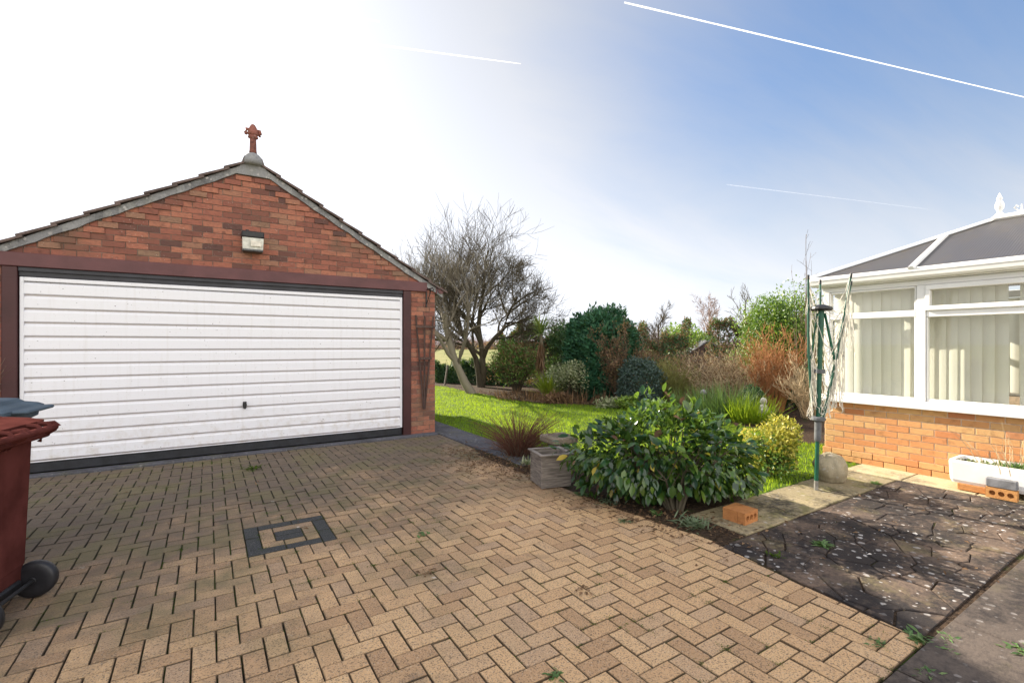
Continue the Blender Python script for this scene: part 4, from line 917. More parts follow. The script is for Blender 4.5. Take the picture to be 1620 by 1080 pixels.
for a, b in (((-.215, -.215, .355), (.215, -.168, .372)), ((-.215, .168, .355), (.215, .215, .372)), ((-.215, -.166, .3555), (-.168, .166, .3725)), ((.168, -.166, .3555), (.215, .166, .3725))): mb.box(a, b, .004)
mb.build('rim', M['wood_grey'], pl); pl.scale = (.88, .88, .95)
mb = MB(); mb.box((-.16, -.16, .20), (.16, .16, .235)); mb.build('compost', M['soil'], pl)
st = local_thing('stone_pedestal', (3.70, 4.74, -.025), R_(-6), 'low square stone pedestal with a dark mossy slab behind the wooden planter', 'garden ornament')
mb = MB(); loft(mb, [(0, 0, 0, .15, .15, .02), (.05, 0, 0, .15, .15, .02), (.07, 0, 0, .11, .11, .02), (.26, 0, 0, .10, .10, .02), (.28, 0, 0, .13, .13, .02)], 3); mb.build('base', M['stone_dark'], st)
mb = MB(); loft(mb, [(.283, 0, 0, .165, .165, .02), (.30, 0, 0, .18, .18, .025), (.355, 0, 0, .18, .18, .025), (.37, 0, 0, .165, .165, .02), (.36, 0, 0, .12, .12, .03), (.352, 0, 0, .08, .08, .03)], 3); mb.build('slab', M['stone_dark'], st)

# ------------------------------------------------------------------ planting near the house
def plant(name, loc, label, cat, group=None): return thing(name, loc, label, cat, group)
cam_c = np.array((3.72, 3.08, .50)); cm = plant('camellia_bush', (3.55, 2.85, 0), 'large glossy dark green camellia bush with a few yellow leaves beside the driveway', 'bush')
Pc, Rc = fan_stems((3.55, 2.85, 0), 26, .75, .62, .016, K=7, wob=.10, base=.08, seed=3); Pc[:, :, :2] += np.array((.17, .2))*np.linspace(0, 1, 7)[None, :, None]
Q, r = side_twigs(Pc, Rc, 7, .28, 1.0, 4); V, Fc, T = merge([tubes_np(Pc, Rc, 6), tubes_np(Q, r, 3)]); mesh_obj('stem', V, Fc, T, M['bark_dark'], cm)
def rot_blob(P, c, ang):
    d = P-c; ca_, sa_ = math.cos(ang), math.sin(ang); return np.stack([c[0]+d[:, 0]*ca_-d[:, 1]*sa_, c[1]+d[:, 0]*sa_+d[:, 1]*ca_, P[:, 2]], 1)
def camellia_leaves(name, n, mat, seed):
    g = np.random.default_rng(seed); d = unit(g.normal(size=(n, 3))); d[:, 2] = np.abs(d[:, 2])*np.where(g.random(n) < .52, -1, 1)
    bump_ = 1+.10*np.sin(d[:, 0]*5+d[:, 2]*3)+.08*np.sin(d[:, 1]*7+1)+.06*np.sin(d[:, 2]*9+d[:, 0]*6)
    sp = unit(g.normal(size=(44, 3))); cl_ = (d@sp.T).max(1); gp = unit(g.normal(size=(18, 3))); hole = ((d@gp.T).max(1) > .975)
    bump_ = bump_+np.clip((cl_-.97)/.03, 0, 1)*.26*g.random(n)*(d[:, 2] > -.2)-hole*.28
    rad = (.60+.45*g.random(n)**.6)*bump_; P = np.array((0, 0, 0))+d*rad[:, None]*np.array((.84, .52, .42))
    P[:, 2] += .47-.10*np.abs(P[:, 0])**2; P = np.stack([P[:, 0], P[:, 1], P[:, 2]], 1)+np.array((cam_c[0], cam_c[1], 0)); P = rot_blob(P, cam_c, -YAW)
    O = rot_blob(d+cam_c, cam_c, -YAW)-cam_c; keep = P[:, 2] > .05; P, O = P[keep], O[keep]; k = len(P)
    droop = np.where(O[:, 2] < .1, -.7, .05); ax = unit(O*.8+g.normal(size=(k, 3))*.45+UP*droop[:, None]); nr = unit(O*.5+UP*.9+g.normal(size=(k, 3))*.35)
    l = .050+.075*g.random(k); V, Fc, T = leaves_np(P, ax, nr, l, l*.50, .12, g.random((k, 3)), .16, True); return mesh_obj(name, V, Fc, T, mat, cm, smooth=True)
camellia_leaves('foliage', 4200, M['leaf_camellia'], 5); o_ = camellia_leaves('yellow_leaves', 60, M['leaf_camellia_yellow'], 8); camellia_leaves('brown_leaves', 70, M['leaf_dead'], 9)
gb_ = plant('golden_bush', (5.42, 2.98, 0), 'rounded golden yellow variegated bush by the patio corner and airer', 'bush')
leafy('foliage', (5.42, 3.0, .30), (.40, .40, .36), 4200, .042, .024, M['leaf_gold'], gb_, 12, .42, 9, .35, .8)
leafy('inner_foliage', (5.42, 3.0, .28), (.33, .33, .30), 1500, .042, .022, M['leaf_mid'], gb_, 8, .45, 10, .2, .9)
Pc, Rc = fan_stems((5.42, 2.98, 0), 16, .45, .28, .008, seed=11); V, Fc, T = tubes_np(Pc, Rc, 4); mesh_obj('stem', V, Fc, T, M['bark_dark'], gb_)
bs = plant('twiggy_shrub', (3.50, 5.35, 0), 'leafless reddish brown twiggy shrub in the bed beside the path', 'shrub')
Pc, Rc = fan_stems((3.50, 5.35, 0), 300, .74, .58, .0045, K=7, lean=.5, wob=.05, base=.13, seed=12, hv=.7); Q, r = side_twigs(Pc, Rc, 3, .20, .6, 13)
V, Fc, T = merge([tubes_np(Pc, Rc, 4), tubes_np(Q, r, 3)]); mesh_obj('stem', V, Fc, T, M['twig_red'], bs)
Pc, Rc = fan_stems((3.50, 5.35, 0), 110, .34, .28, .004, K=6, wob=.12, base=.2, seed=14); V, Fc, T = tubes_np(Pc, Rc, 3); mesh_obj('old_growth', V, Fc, T, M['twig_brown'], bs)
b2 = plant('thin_shrub', (4.1, 5.2, 0), 'sparse thin brown stems standing in the grass between twiggy shrub and camellia', 'shrub')
Pc, Rc = fan_stems((4.0, 5.0, 0), 34, .62, .42, .004, K=7, wob=.07, base=.3, seed=15); Q, r = side_twigs(Pc, Rc, 3, .18, .8, 16); V, Fc, T = merge([tubes_np(Pc, Rc, 3), tubes_np(Q, r, 3)]); mesh_obj('stem', V, Fc, T, M['twig_brown'], b2)
b3 = plant('bare_climber', (-2.15, 7.1, 0), 'bare grey twigs of a climber against the left garage door post', 'climber')
Pc, Rc = fan_stems((-2.2, 7.25, 0), 14, 1.9, .35, .008, K=8, wob=.12, base=.12, seed=17); Pc[:, :, 1] = np.minimum(Pc[:, :, 1], 7.38); Q, r = side_twigs(Pc, Rc, 6, .42, 1.0, 18); Q[:, :, 1] = np.minimum(Q[:, :, 1], 7.40)
V, Fc, T = merge([tubes_np(Pc, Rc, 4), tubes_np(Q, r, 3)]); mesh_obj('stem', V, Fc, T, M['twig_brown'], b3)
# weeds: each its own rosette
def weed(x, y, n_, L_, Wd, mat, label, name='weed', up=.5, z=.0, spread=.03):
    P = np.stack([rng.normal(x, spread, n_), rng.normal(y, spread, n_), np.full(n_, z)], 1); th = rng.random(n_)*2*np.pi
    ax = np.stack([np.cos(th), np.sin(th), up*(.3+1.2*rng.random(n_))], 1); l = L_*(.5+.7*rng.random(n_))
    V, Fc, T = leaves_np(P, ax, UP+rdir(n_)*.4, l, l*Wd/L_, .15, None, .25, True)
    return tag(mesh_obj(name, V, Fc, T, M[mat], loc=(x, y, z)), label, 'weed', 'weeds in the paving')
for px, py, n_, L_, Wd, mat, lab in (
    (1098, 832, 150, .11, .012, 'leaf_silver', 'feathery grey green weed at the foot of the camellia by the patio edge'),
    (960, 795, 70, .06, .012, 'leaf_silver', 'low silvery weed in the soil just right of the wooden planter'),
    (988, 826, 50, .05, .010, 'leaf_silver', 'small silvery weed on the block paving edge below the camellia'),
    (1040, 812, 50, .06, .014, 'weed', 'green weed at the block edge beneath the middle of the camellia'),
    (920, 783, 60, .07, .014, 'weed', 'weed growing against the right foot of the wooden planter'),
    (838, 735, 80, .14, .010, 'leaf_pale', 'pale grassy tuft left of the wooden planter'),
    (1300, 862, 60, .065, .018, 'weed', 'flat leafy weed sprouting from a crack in the dark patio'),
    (1455, 1010, 45, .05, .014, 'weed', 'green weed at the near corner where block paving meets the patio'),
    (1502, 1012, 40, .045, .013, 'weed', 'green weed in the path joint right of the paving corner'),
    (1492, 1028, 26, .045, .016, 'weed', 'broad leaved weed nearest the path joint below the patio corner'),
    (1466, 1066, 34, .05, .012, 'weed', 'weed at the bottom edge between driveway and path slabs'),
    (1613, 1030, 30, .06, .02, 'weed', 'weed on the path slabs at the far right edge'),
    (670, 845, 22, .04, .014, 'weed', 'tiny bright weed alone in the middle of the block paving'),
    (878, 1070, 22, .035, .013, 'weed', 'tiny blue green weed in the foreground block paving'),
    (1392, 1018, 24, .03, .012, 'weed', 'tiny weed in the block joint beside the near paving corner'),
    (400, 742, 70, .07, .010, 'moss', 'mossy grass tuft on the paving before the garage door'),
    (1225, 880, 26, .04, .014, 'moss', 'small mossy weed on the patio edge beside the block paving'),
    (1385, 765, 36, .06, .02, 'weed', 'small weed in a slab joint near the conservatory wall')):
    p = G(px, py); weed(p[0], p[1], n_, L_, Wd, mat, lab, up=.9 if mat != 'weed' else .5, spread=.05 if n_ > 60 else .022)
# moss tufts in the joints, dead leaves and crumbs: one scatter each
n_ = 5200; b_ = .1; P = []
while len(P) < 1100:
    i, j = random.randrange(0, 88), random.randrange(8, 73); x, y = -5.47+i*b_, -.09+j*b_
    if x < edge_x(y)-.05 and (random.random() < .35+.5*(math.sin(x*2.3+y)*math.sin(y*1.9-x) > .2)): P.append((x, y))
pts = np.array([(x+random.gauss(0, .006), y+random.gauss(0, .006), -.004) for x, y in P for _ in range(34)])
dirv = rdir(len(pts))*np.array((1, 1, .3))+UP*.35; off = rng.normal(size=(len(pts), 3))*np.array((.0035, .0035, .0)); hor = rng.random(len(pts)) < .5
off[hor, 0] += rng.normal(size=hor.sum())*.03; off[~hor, 1] += rng.normal(size=(~hor).sum())*.03; V, Fc, T = leaves_np(pts+off, dirv, UP+rdir(len(pts))*.5, .006+.005*rng.random(len(pts)), .004); tag(mesh_obj('moss', V, Fc, T, M['moss']), 'green moss growing in the block paving joints', 'moss', kind='stuff')
cl = [(5.5, 7.5, 1.3, 120), (5.0, 5.0, .9, 70), (3.0, 4.6, .22, 260), (3.05, 5.3, .25, 420), (2.95, 5.9, .22, 240), (3.1, 3.3, .22, 260), (3.2, 2.8, .2, 200), (2.7, 5.1, .3, 150), (1.2, 2.9, .03, 14), (1.9, 2.2, .03, 14), (3.4, 2.5, .25, 220), (4.6, 1.6, .6, 60), (.2, 6.9, 1.2, 130), (3.45, 4.5, .3, 350)]
P = np.concatenate([np.stack([rng.normal(x, s_, k), rng.normal(y, s_, k), .004+.012*rng.random(k)], 1) for x, y, s_, k in cl]); k = len(P); l = .018+.028*rng.random(k)
V, Fc, T = leaves_np(P, rdir(k)*np.array((1, 1, .25)), UP+rdir(k)*.5, l, l*.5, .25); tag(mesh_obj('leaf_litter', V, Fc, T, M['leaf_dead']), 'brown dead leaves and crumbs scattered along the bed edge', 'leaf litter', kind='stuff')

# ------------------------------------------------------------------ trees
def grow_tree(trunks, counts, seed, ratio=.62, upb=.35, twig=.006, wide=.9):
    g = np.random.default_rng(seed); lev = [[], [], [], [], []]
    def poly(p, d, L_, lv, up):
        K_ = 6; pts = [p]; d = d/np.linalg.norm(d)
        for i in range(K_-1): d = d+g.normal(size=3)*(.16 if lv < 3 else .10)+UP*up*.28; d = d/np.linalg.norm(d); pts.append(pts[-1]+d*L_/(K_-1))
        return np.array(pts)
    def rec(pts, r0, r1, lv):
        lev[lv].append((pts, np.linspace(r0, r1, len(pts))))
        if lv >= len(counts): return
        n_ = counts[lv]; Lp = np.linalg.norm(np.diff(pts, axis=0), axis=1).sum()
        for q in range(n_):
            f = (.30+.7*(q+g.random())/n_) if lv else (.34+.66*(q+.6*g.random())/n_); x = min(f, .999)*(len(pts)-1); i = int(x); p = pts[i]+(pts[i+1]-pts[i])*(x-i); d = pts[i+1]-pts[i]; d /= np.linalg.norm(d)
            s_ = g.normal(size=3); s_ -= d*(s_@d); s_ /= np.linalg.norm(s_); nd = d*(.75)+s_*wide*(.6+.5*g.random())+UP*upb*(.4 if lv < 2 else 1.0)
            L_ = max(.25, Lp*ratio*(.65+.7*g.random())*(1.1-.35*f)); rr = (r0+(r1-r0)*f)*(.62 if lv < 2 else .55); rec(poly(p, nd, L_, lv+1, upb*(.5 if lv < 2 else 1.2)), max(rr, twig), max(rr*.35, twig*.5), lv+1)
    for pts, r0, r1 in trunks:
        pts = np.array(pts, float); rec(pts, r0, r1, 0)
    return lev
def build_tree(name, loc, lab, cat, lev, bark, twigm, ntr=2):
    t = thing(name, loc, lab, cat)
    def mk(levels, nm, mat, sd):
        parts = []
        for l in levels:
            for K_ in set(len(p) for p, r in l):
                sel = [(p, r) for p, r in l if len(p) == K_]; parts.append(tubes_np(np.array([p for p, r in sel]), np.array([r for p, r in sel]), sd))
        V, Fc, T = merge(parts); mesh_obj(nm, V, Fc, T, M[mat], t, smooth=True)
    mk([l for l in lev[:ntr] if l], 'trunk', bark, 8); mk([l for l in lev[ntr:] if l], 'crown', twigm, 3); return t
t1 = 14.5
lev = grow_tree([([W(747, t1, -.05), W(735, t1, .35), W(722, t1, .9), W(712, t1+.1, 1.45), W(706, t1+.1, 1.9), W(704, t1, 2.4)], .145, .06)], [9, 7, 6, 5], 21, .66, .40, .006, .9)
build_tree('bare_tree', W(747, t1), 'leaning bare tree with smooth pale trunk nearest the garage corner', 'tree', lev, 'bark_grey', 'bark_grey')
t2 = 16.6
lev = grow_tree([([W(760, t2, -.05), W(757, t2, .55), W(752, t2, 1.05), W(738, t2-.2, 1.6), W(722, t2-.4, 2.2), W(706, t2-.3, 3.0)], .12, .05),
                 ([W(762, t2+.15, -.05), W(765, t2, .6), W(762, t2, 1.3), W(757, t2, 2.1), W(760, t2, 2.8), W(765, t2-.1, 3.2)], .125, .055),
                 ([W(764, t2, 1.0), W(770, t2-.1, 1.35), W(782, t2-.2, 1.7), W(796, t2-.3, 2.0), W(806, t2-.3, 2.6), W(818, t2-.2, 3.1)], .09, .05)], [9, 8, 7, 5], 22, .65, .22, .006, 1.0)
build_tree('bare_tree', W(762, t2), 'wide dark bare tree with forked trunk left of the palm', 'tree', lev, 'bark_dark', 'bark_dark')
t3 = 30.0
def simple_tree(px, t, top, seed, lab, bark, cnt=(9, 7, 6), rad=.14, rt_=.5, wide=.7, upb=.3, name='distant_tree'):
    h_ = H(top, t); b_ = W(px, t, -.05); pts = [b_+UP*h_*f*.80+np.append(np.random.default_rng(seed).normal(size=2)*.05*f*h_*.3, 0) for f in np.linspace(0, 1, 6)]
    build_tree(name, b_, lab, 'tree', grow_tree([(pts, rad, .03)], list(cnt), seed, rt_, upb, .009, wide), bark, bark, 1)
simple_tree(1122, t3, 462, 23, 'pale pinkish bare birch rising far behind the shed', 'twig_birch', (16, 8, 6), .12, .34, .8, .1)
simple_tree(1178, 22, 455, 24, 'thin bare tree left of the tall evergreen shrub', 'bark_dark', (9, 5, 4), .05, .42, .8, .3)
simple_tree(880, 19, 500, 25, 'dark bare tree rising between the palm and the conifer', 'bark_dark', (11, 6, 5), .06, .42, .8, .3)
simple_tree(1040, 20, 490, 26, 'small dark bare tree right of the tall conifer', 'bark_dark', (12, 7, 5), .06, .40, .85, .25)
# palm
tp = 13.6; pb = W(858, tp, 0); pt = W(856, tp, H(528, tp)); pm = plant('cordyline_palm', pb, 'slim palm with spiky head and drooping dead leaves in front of the bare trees', 'palm')
mb = MB(); mb.tube([pb, pb+(pt-pb)*.5+np.array((.03, 0, 0)), pt], [.07, .055, .05], 8); mb.build('trunk', M['bark_grey'], pm)
def straps(c, n_, L_, Wd, lo, hi, curl, seed):
    g = np.random.default_rng(seed); th = g.random(n_)*2*np.pi; e = lo+(hi-lo)*g.random(n_); ax = np.stack([np.cos(th)*np.cos(e), np.sin(th)*np.cos(e), np.sin(e)], 1)
    P = np.repeat(np.array(c)[None], n_, 0)+g.normal(size=(n_, 3))*.03; return leaves_np(P, ax, UP+.01*g.normal(size=(n_, 3)), L_*(.7+.5*g.random(n_)), Wd, .1, None, curl, True)
V, Fc, T = straps(pt, 90, .62, .035, R_(-15), R_(85), .25, 41); mesh_obj('crown', V, Fc, T, M['leaf_strap'], pm)
g = np.random.default_rng(42); k = 120; P = pt-UP*(.02+.75*g.random((k, 1)))+rdir(k)*.04; V, Fc, T = leaves_np(P, rdir(k)*np.array((.3, .3, 0))-UP, rdir(k), .55, .03, .1, None, .0, True); mesh_obj('dead_leaves', V, Fc, T, M['leaf_dead'], pm)
ph = W(868, 12.9, 0); sp = plant('spiky_plant', ph, 'yellow green clump of sword shaped leaves at the foot of the palm', 'plant'); V, Fc, T = straps(ph, 80, .78, .05, R_(35), R_(88), .25, 43); mesh_obj('leaves', V, Fc, T, M['leaf_yellow'], sp)

# ------------------------------------------------------------------ shrubs and hedges behind the lawn
def shrub(name, px, t, base_py, top_py, wpx, lab, mat, n_, L_, Wd, cat='shrub', lobes=10, lob=.45, seed=1, dz=1.0, up=.3, twm='bark_dark', ns=20, inner=None, zlow=.0, tall=1.0):
    h_ = H(top_py, t); c = W(px, t, h_/2); rx = wpx/FPX*t/2; o = plant(name, W(px, t), lab, cat)
    leafy('foliage', (c[0], c[1], h_*.5+zlow), (rx*1.12, rx*dz*1.12, h_*.56), n_, L_, Wd, M[mat], o, lobes, lob, seed, up, shell=(.35, 1.05))
    if inner: leafy('inner_foliage', (c[0], c[1], h_*.5+zlow), (rx*1.1, rx*dz, h_*.54), inner[1], L_, Wd, M[inner[0]], o, lobes, lob, seed+50, up)
    Pc, Rc = fan_stems((c[0], c[1], 0), ns, h_*.92, rx*.8, .015, seed=seed+1, base=.12, wob=.1); Q, r = side_twigs(Pc, Rc, 7, h_*.16, .9, seed+2)
    V, Fc, T = merge([tubes_np(Pc, Rc, 4), tubes_np(Q, r, 3)]); mesh_obj('stem', V, Fc, T, M[twm], o); return o
def twiggy(name, px, t, top_py, wpx, lab, mat, ns, r0, per=6, tl=.2, seed=1, cat='shrub', leaf=None, wob=.12, base=.25, lean=.5, hv=.5):
    h_ = H(top_py, t); c = W(px, t); rx = wpx/FPX*t/2; o = plant(name, c, lab, cat)
    Pc, Rc = fan_stems(c, ns, h_, rx*.95, r0, K=8, seed=seed, base=base, wob=wob, lean=lean, hv=hv); Q, r = side_twigs(Pc, Rc, per, h_*tl, .8, seed+1); Q2, r2 = side_twigs(Q, r*1.4, 2, h_*tl*.5, .9, seed+2)
    V, Fc, T = merge([tubes_np(Pc, Rc, 4), tubes_np(Q, np.maximum(r, .0035), 3), tubes_np(Q2, np.maximum(r2, .003), 3)]); mesh_obj('stem', V, Fc, T, M[mat], o)
    if leaf:
        lm, n_, L_, Wd = leaf; tips = np.concatenate([Q.reshape(-1, 3), Q2.reshape(-1, 3)]); P = tips[rng.integers(0, len(tips), n_)]+rng.normal(size=(n_, 3))*.03
        V, Fc, T = leaves_np(P, rdir(n_)+UP*.3, rdir(n_)+UP, L_*(.6+.8*rng.random(n_)), Wd); mesh_obj('foliage', V, Fc, T, M[lm], o)
    return o
shrub('conifer', 950, 13.2, 640, 506, 84, 'tall dense dark green conifer with rounded top in the middle of the border', 'leaf_conifer', 24000, .13, .05, 'conifer', 1, .78, 51, 1.0, .6, tall=1)
twiggy('russet_shrub', 988, 12.2, 492, 92, 'tall brown russet shrub growing against the dark conifer', 'twig_brown', 44, .010, 9, .16, 52, leaf=('leaf_russet', 3600, .055, .03))
shrub('round_bush', 1012, 11.4, 640, 574, 56, 'round dark blue green clipped bush in front of the russet shrub', 'leaf_blue', 9000, .05, .03, 'bush', 1, .85, 53)
shrub('mixed_shrub', 818, 15.0, 625, 540, 100, 'loose olive green shrub behind the palm and right of the forked tree', 'leaf_mid', 3600, .075, .035, seed=54, inner=('leaf_russet', 2600), ns=40)
shrub('pale_shrub', 905, 12.9, 632, 566, 74, 'pale cream variegated shrub left of the tall conifer', 'leaf_pale', 4600, .06, .032, seed=55)
shrub('green_shrub', 893, 15.2, 620, 512, 70, 'mid green leafy shrub between the palm and the conifer', 'leaf_dark', 6500, .085, .04, seed=56, inner=('leaf_mid', 1200))
shrub('laurel_bush', 1092, 21, 600, 506, 92, 'bright green laurel with rounded top behind the shed', 'leaf_bright', 6000, .14, .06, 'bush', seed=57, inner=('leaf_mid', 3000))
twiggy('broom_shrub', 1062, 11.6, 552, 64, 'wispy olive green broom with upright fine stems right of the round bush', 'twig_green', 220, .004, 4, .16, 58, wob=.07, base=.2, lean=.3)
twiggy('bramble', 1118, 13.6, 545, 110, 'tangled grey brown bramble thicket in front of the shed', 'twig_brown', 130, .006, 6, .2, 59, wob=.35, base=.7, leaf=('leaf_russet', 2600, .055, .03))
twiggy('bramble', 1160, 11.4, 540, 120, 'tangled tan bramble thicket left of the orange stemmed shrub', 'twig_pale', 120, .005, 6, .2, 60, wob=.35, base=.6, leaf=('leaf_russet', 2600, .05, .03))
shrub('evergreen_shrub', 1232, 14.4, 640, 450, 128, 'tall yellowish evergreen shrub behind the orange stems near the conservatory', 'leaf_bright', 12000, .085, .04, seed=61, inner=('leaf_mid', 11000), lobes=18, lob=.42, ns=36)
twiggy('dogwood', 1222, 10.6, 500, 66, 'bright orange stemmed dogwood standing before the tall evergreen', 'twig_orange', 120, .007, 5, .20, 62, wob=.10, base=.22, lean=.6, hv=.45)
twiggy('pale_bush', 1288, 9.6, 545, 78, 'pale straw coloured bare bush behind the rotary airer', 'twig_pale', 60, .006, 7, .22, 63, wob=.14, base=.25)
twiggy('willow_whips', 1276, 12.2, 348, 26, 'thin upright bare whips rising above the conservatory gutter', 'twig_brown', 14, .010, 3, .12, 64, wob=.03, base=.2, lean=.2, hv=.45)
shrub('dark_shrub', 1266, 10.9, 660, 575, 74, 'dark shaded evergreen beneath the orange stems beside the conservatory', 'leaf_dark', 5000, .07, .035, seed=65)
shrub('ivy_stump', 1192, 9.9, 672, 610, 38, 'ivy covered low mound behind the white statue', 'leaf_dark', 2200, .05, .035, 'ivy', seed=70)
def hedge(name, px0, px1, t0, t1, depth, top, lab, mat, n_, L_, Wd, seed, inner=None, wob=.18):
    g = np.random.default_rng(seed); tm = (t0+t1)/2; o = plant(name, W((px0+px1)/2, tm), lab, 'hedge'); h_ = H(top, tm)
    for nm, mt, k in (('foliage', mat, n_),)+((('inner_foliage', inner[0], inner[1]),) if inner else ()):
        u = g.random(k); px = px0+(px1-px0)*u; t = t0+(t1-t0)*u; q = g.random(k); hh = h_*(1+wob*np.sin(u*9+seed)+wob*.6*np.sin(u*23+seed*2)+wob*.5*np.sin(u*47))
        face = g.random(k) < .6; z = np.where(face, hh*g.random(k)**.9, hh*(1-.10*g.random(k)**2)); dd = np.where(face, -depth/2+.14*np.abs(g.normal(size=k)), depth*(q-.5)); dd = dd*(1-.35*(z/hh)**3)
        P = (t+dd)[:, None]*(FW+((px-810)/FPX)[:, None]*RT); P[:, 2] = z; P += g.normal(size=(k, 3))*.05; P[:, 2] = np.maximum(P[:, 2], .02)
        out = np.where(face[:, None], -FW, UP); V, Fc, T = leaves_np(P, out*.5+rdir(k)*.9+UP*.25, out+rdir(k)*.7+UP*.4, L_*(.6+.8*g.random(k)), Wd); mesh_obj(nm, V, Fc, T, M[mt], o)
    m_ = int(max(10, (px1-px0)/2)); Ps = []
    for q in range(m_):
        u = g.random(); c = W(px0+(px1-px0)*u, t0+(t1-t0)*u); e = c+np.append(g.normal(size=2)*.25, h_*(.8+.45*g.random())); s_ = np.linspace(0, 1, 6)[:, None]; Ps.append(c+(e-c)*s_+g.normal(size=(6, 3))*.05*s_)
    Ps = np.array(Ps); Rr = np.repeat(np.linspace(.014, .004, 6)[None], m_, 0); Q, r = side_twigs(Ps, Rr, 9, h_*.2, .9, seed+3)
    V, Fc, T = merge([tubes_np(Ps, Rr, 4), tubes_np(Q, np.maximum(r, .004), 3)]); mesh_obj('stem', V, Fc, T, M['bark_dark'], o)
hedge('low_hedge', 684, 800, 19.0, 17.6, .8, 577, 'low dark green hedge behind the leaning tree and beside the garage', 'leaf_dark', 12000, .08, .045, 66)
hedge('tall_hedge', 790, 900, 18.0, 17.2, 1.2, 528, 'overgrown brownish hedge behind the palm', 'leaf_dark', 9000, .085, .045, 67, ('leaf_russet', 6000), .14)
hedge('back_hedge', 960, 1090, 16.2, 17.0, 1.2, 532, 'dark twiggy hedge filling the gap behind the round bush', 'leaf_dark', 8000, .085, .045, 68, ('leaf_russet', 7000), .16)
hedge('far_hedge', 1120, 1330, 17.5, 16.0, 1.2, 522, 'brown green hedge behind the tan bramble thicket', 'leaf_russet', 9000, .085, .045, 69, ('leaf_dark', 8000), .16)
def tuft(name, px, t, h_, n_, spread, lab, mat, wd=.012, seed=1, cat='grass clump'):
    c = W(px, t); g = np.random.default_rng(seed); th = g.random(n_)*2*np.pi; rr = np.sqrt(g.random(n_))*spread; P = c+np.stack([np.cos(th)*rr, np.sin(th)*rr, 0*th], 1)
    ax = np.stack([np.cos(th)*.45*g.random(n_), np.sin(th)*.45*g.random(n_), .7+0*th], 1)+g.normal(size=(n_, 3))*.1; V, Fc, T = leaves_np(P, ax, rdir(n_), h_*(.5+.6*g.random(n_)), wd, .1, None, .25, True)
    return tag(mesh_obj(name, V, Fc, T, M[mat], loc=c), lab, cat)
tuft('grass_clump', 1150, 9.6, .75, 480, .50, 'tall rough green grass clump behind the camellia', 'weed', .014, 71)
tuft('grass_clump', 1188, 9.0, .55, 420, .35, 'shorter bright grass clump left of the white statue', 'grass', .014, 72)
tuft('grass_clump', 1100, 10.6, .6, 260, .40, 'olive grass clump between broom and tall rough grass', 'leaf_strap', .012, 73)
tuft('dead_stems', 915, 11.9, .42, 130, .75, 'upright dead tan stems in the border before the conifer', 'leaf_dead', .016, 74, 'dead stems')
tuft('dead_stems', 835, 12.8, .35, 240, .85, 'low brown dead stems in the border under the palm', 'leaf_dead', .014, 75, 'dead stems')
for px, t, n_, lab, mt in ((968, 11.3, 420, 'pale leafed ground plant at the lawn edge below the conifer', 'leaf_pale'), (990, 10.9, 300, 'fresh green ground plant at the lawn edge below the round bush', 'leaf_bright'), (880, 12.2, 300, 'reddish brown ground plant at the lawn edge below the pale shrub', 'leaf_dead')):
    o = plant('ground_plant', W(px, t), lab, 'plant'); c = W(px, t, .12); leafy('foliage', c, (.5, .3, .16), n_*3, .06, .04, M[mt], o, 8, .5, int(px))
cnt = 5200; px_ = rng.uniform(690, 1260, cnt); t_ = rng.uniform(9.5, 15, cnt); P = t_[:, None]*(FW+((px_-810)/FPX)[:, None]*RT); ok = in_border(P[:, 0], P[:, 1]) & (px_ > 750); P = P[ok]; P[:, 2] = .02; k = len(P)
V, Fc, T = leaves_np(P, rdir(k)*np.array((1, 1, .6)), UP+rdir(k)*.6, .05+.05*rng.random(k), .035, .2); tag(mesh_obj('border_litter', V, Fc, T, M['leaf_dead']), 'dead brown leaves covering the border soil', 'leaf litter', kind='stuff')
# statue, garden ball, stake, shed
sp_ = W(1208, 9.0); su = thing('garden_statue', sp_, 'small weathered white stone statue at the lawn edge before the dark shrub', 'statue')
mb = MB(); mb.lathe(sp_, [(.10, 0), (.10, .05), (.085, .06), (.095, .10), (.11, .18), (.10, .26), (.075, .33), (.05, .36)], 14, sy=.8); mb.lathe(sp_+UP*.36, [(.045, 0), (.058, .03), (.06, .065), (.05, .09), (.035, .11), (.012, .12)], 12); mb.tube([sp_+np.array((.08, -.03, .28)), sp_+np.array((.11, -.08, .2)), sp_+np.array((.03, -.11, .18))], [.03, .026, .022], 8); mb.tube([sp_+np.array((-.08, -.03, .28)), sp_+np.array((-.11, -.08, .2)), sp_+np.array((-.03, -.11, .18))], [.03, .026, .022], 8); mb.build('figure', M['statue'], su, True)
mb = MB(); mb.lathe(sp_-UP*.0, [(.14, 0), (.14, .03), (.12, .035)], 4, sy=1); mb.build('plinth', M['stone_dark'], su)
bp = W(1113, 9.8); ba = thing('garden_ball', bp, 'grey ball ornament on a thin stake in the rough grass', 'garden ornament')
mb = MB(); mb.lathe(bp+UP*.50, [(.01, -.06)]+[(.062*math.cos(R_(a)), .062*math.sin(R_(a))) for a in range(-75, 80, 15)]+[(.008, .061)], 16); mb.build('ball', M['brick_grey'], ba, True)
mb = MB(); mb.tube([bp, bp+UP*.45], .009, 6); mb.build('stake', M['steel'], ba)
mb = MB(); a = W(703, 17.2); mb.tube([a-UP*.05, a+UP*.75+RT*.12], .035, 6); tag(mb.build('wooden_stake', M['wood_grey'], loc=a), 'leaning pale wooden stake before the low hedge by the garage', 'stake')
sh = local_thing('garden_shed', W(1106, 20.5), -YAW, 'small brown shed with grey roof mostly hidden by the brambles', 'shed')
mb = MB(); mb.prism(((0, -.9, 0), (1, 0, 0), (0, 0, 1), (0, -1, 0)), [(-.7, 0), (.7, 0), (.7, 1.15), (0, 1.6), (-.7, 1.15)], -1.6, 0, 0, back=True); mb.build('wall', M['wood_dark'], sh)
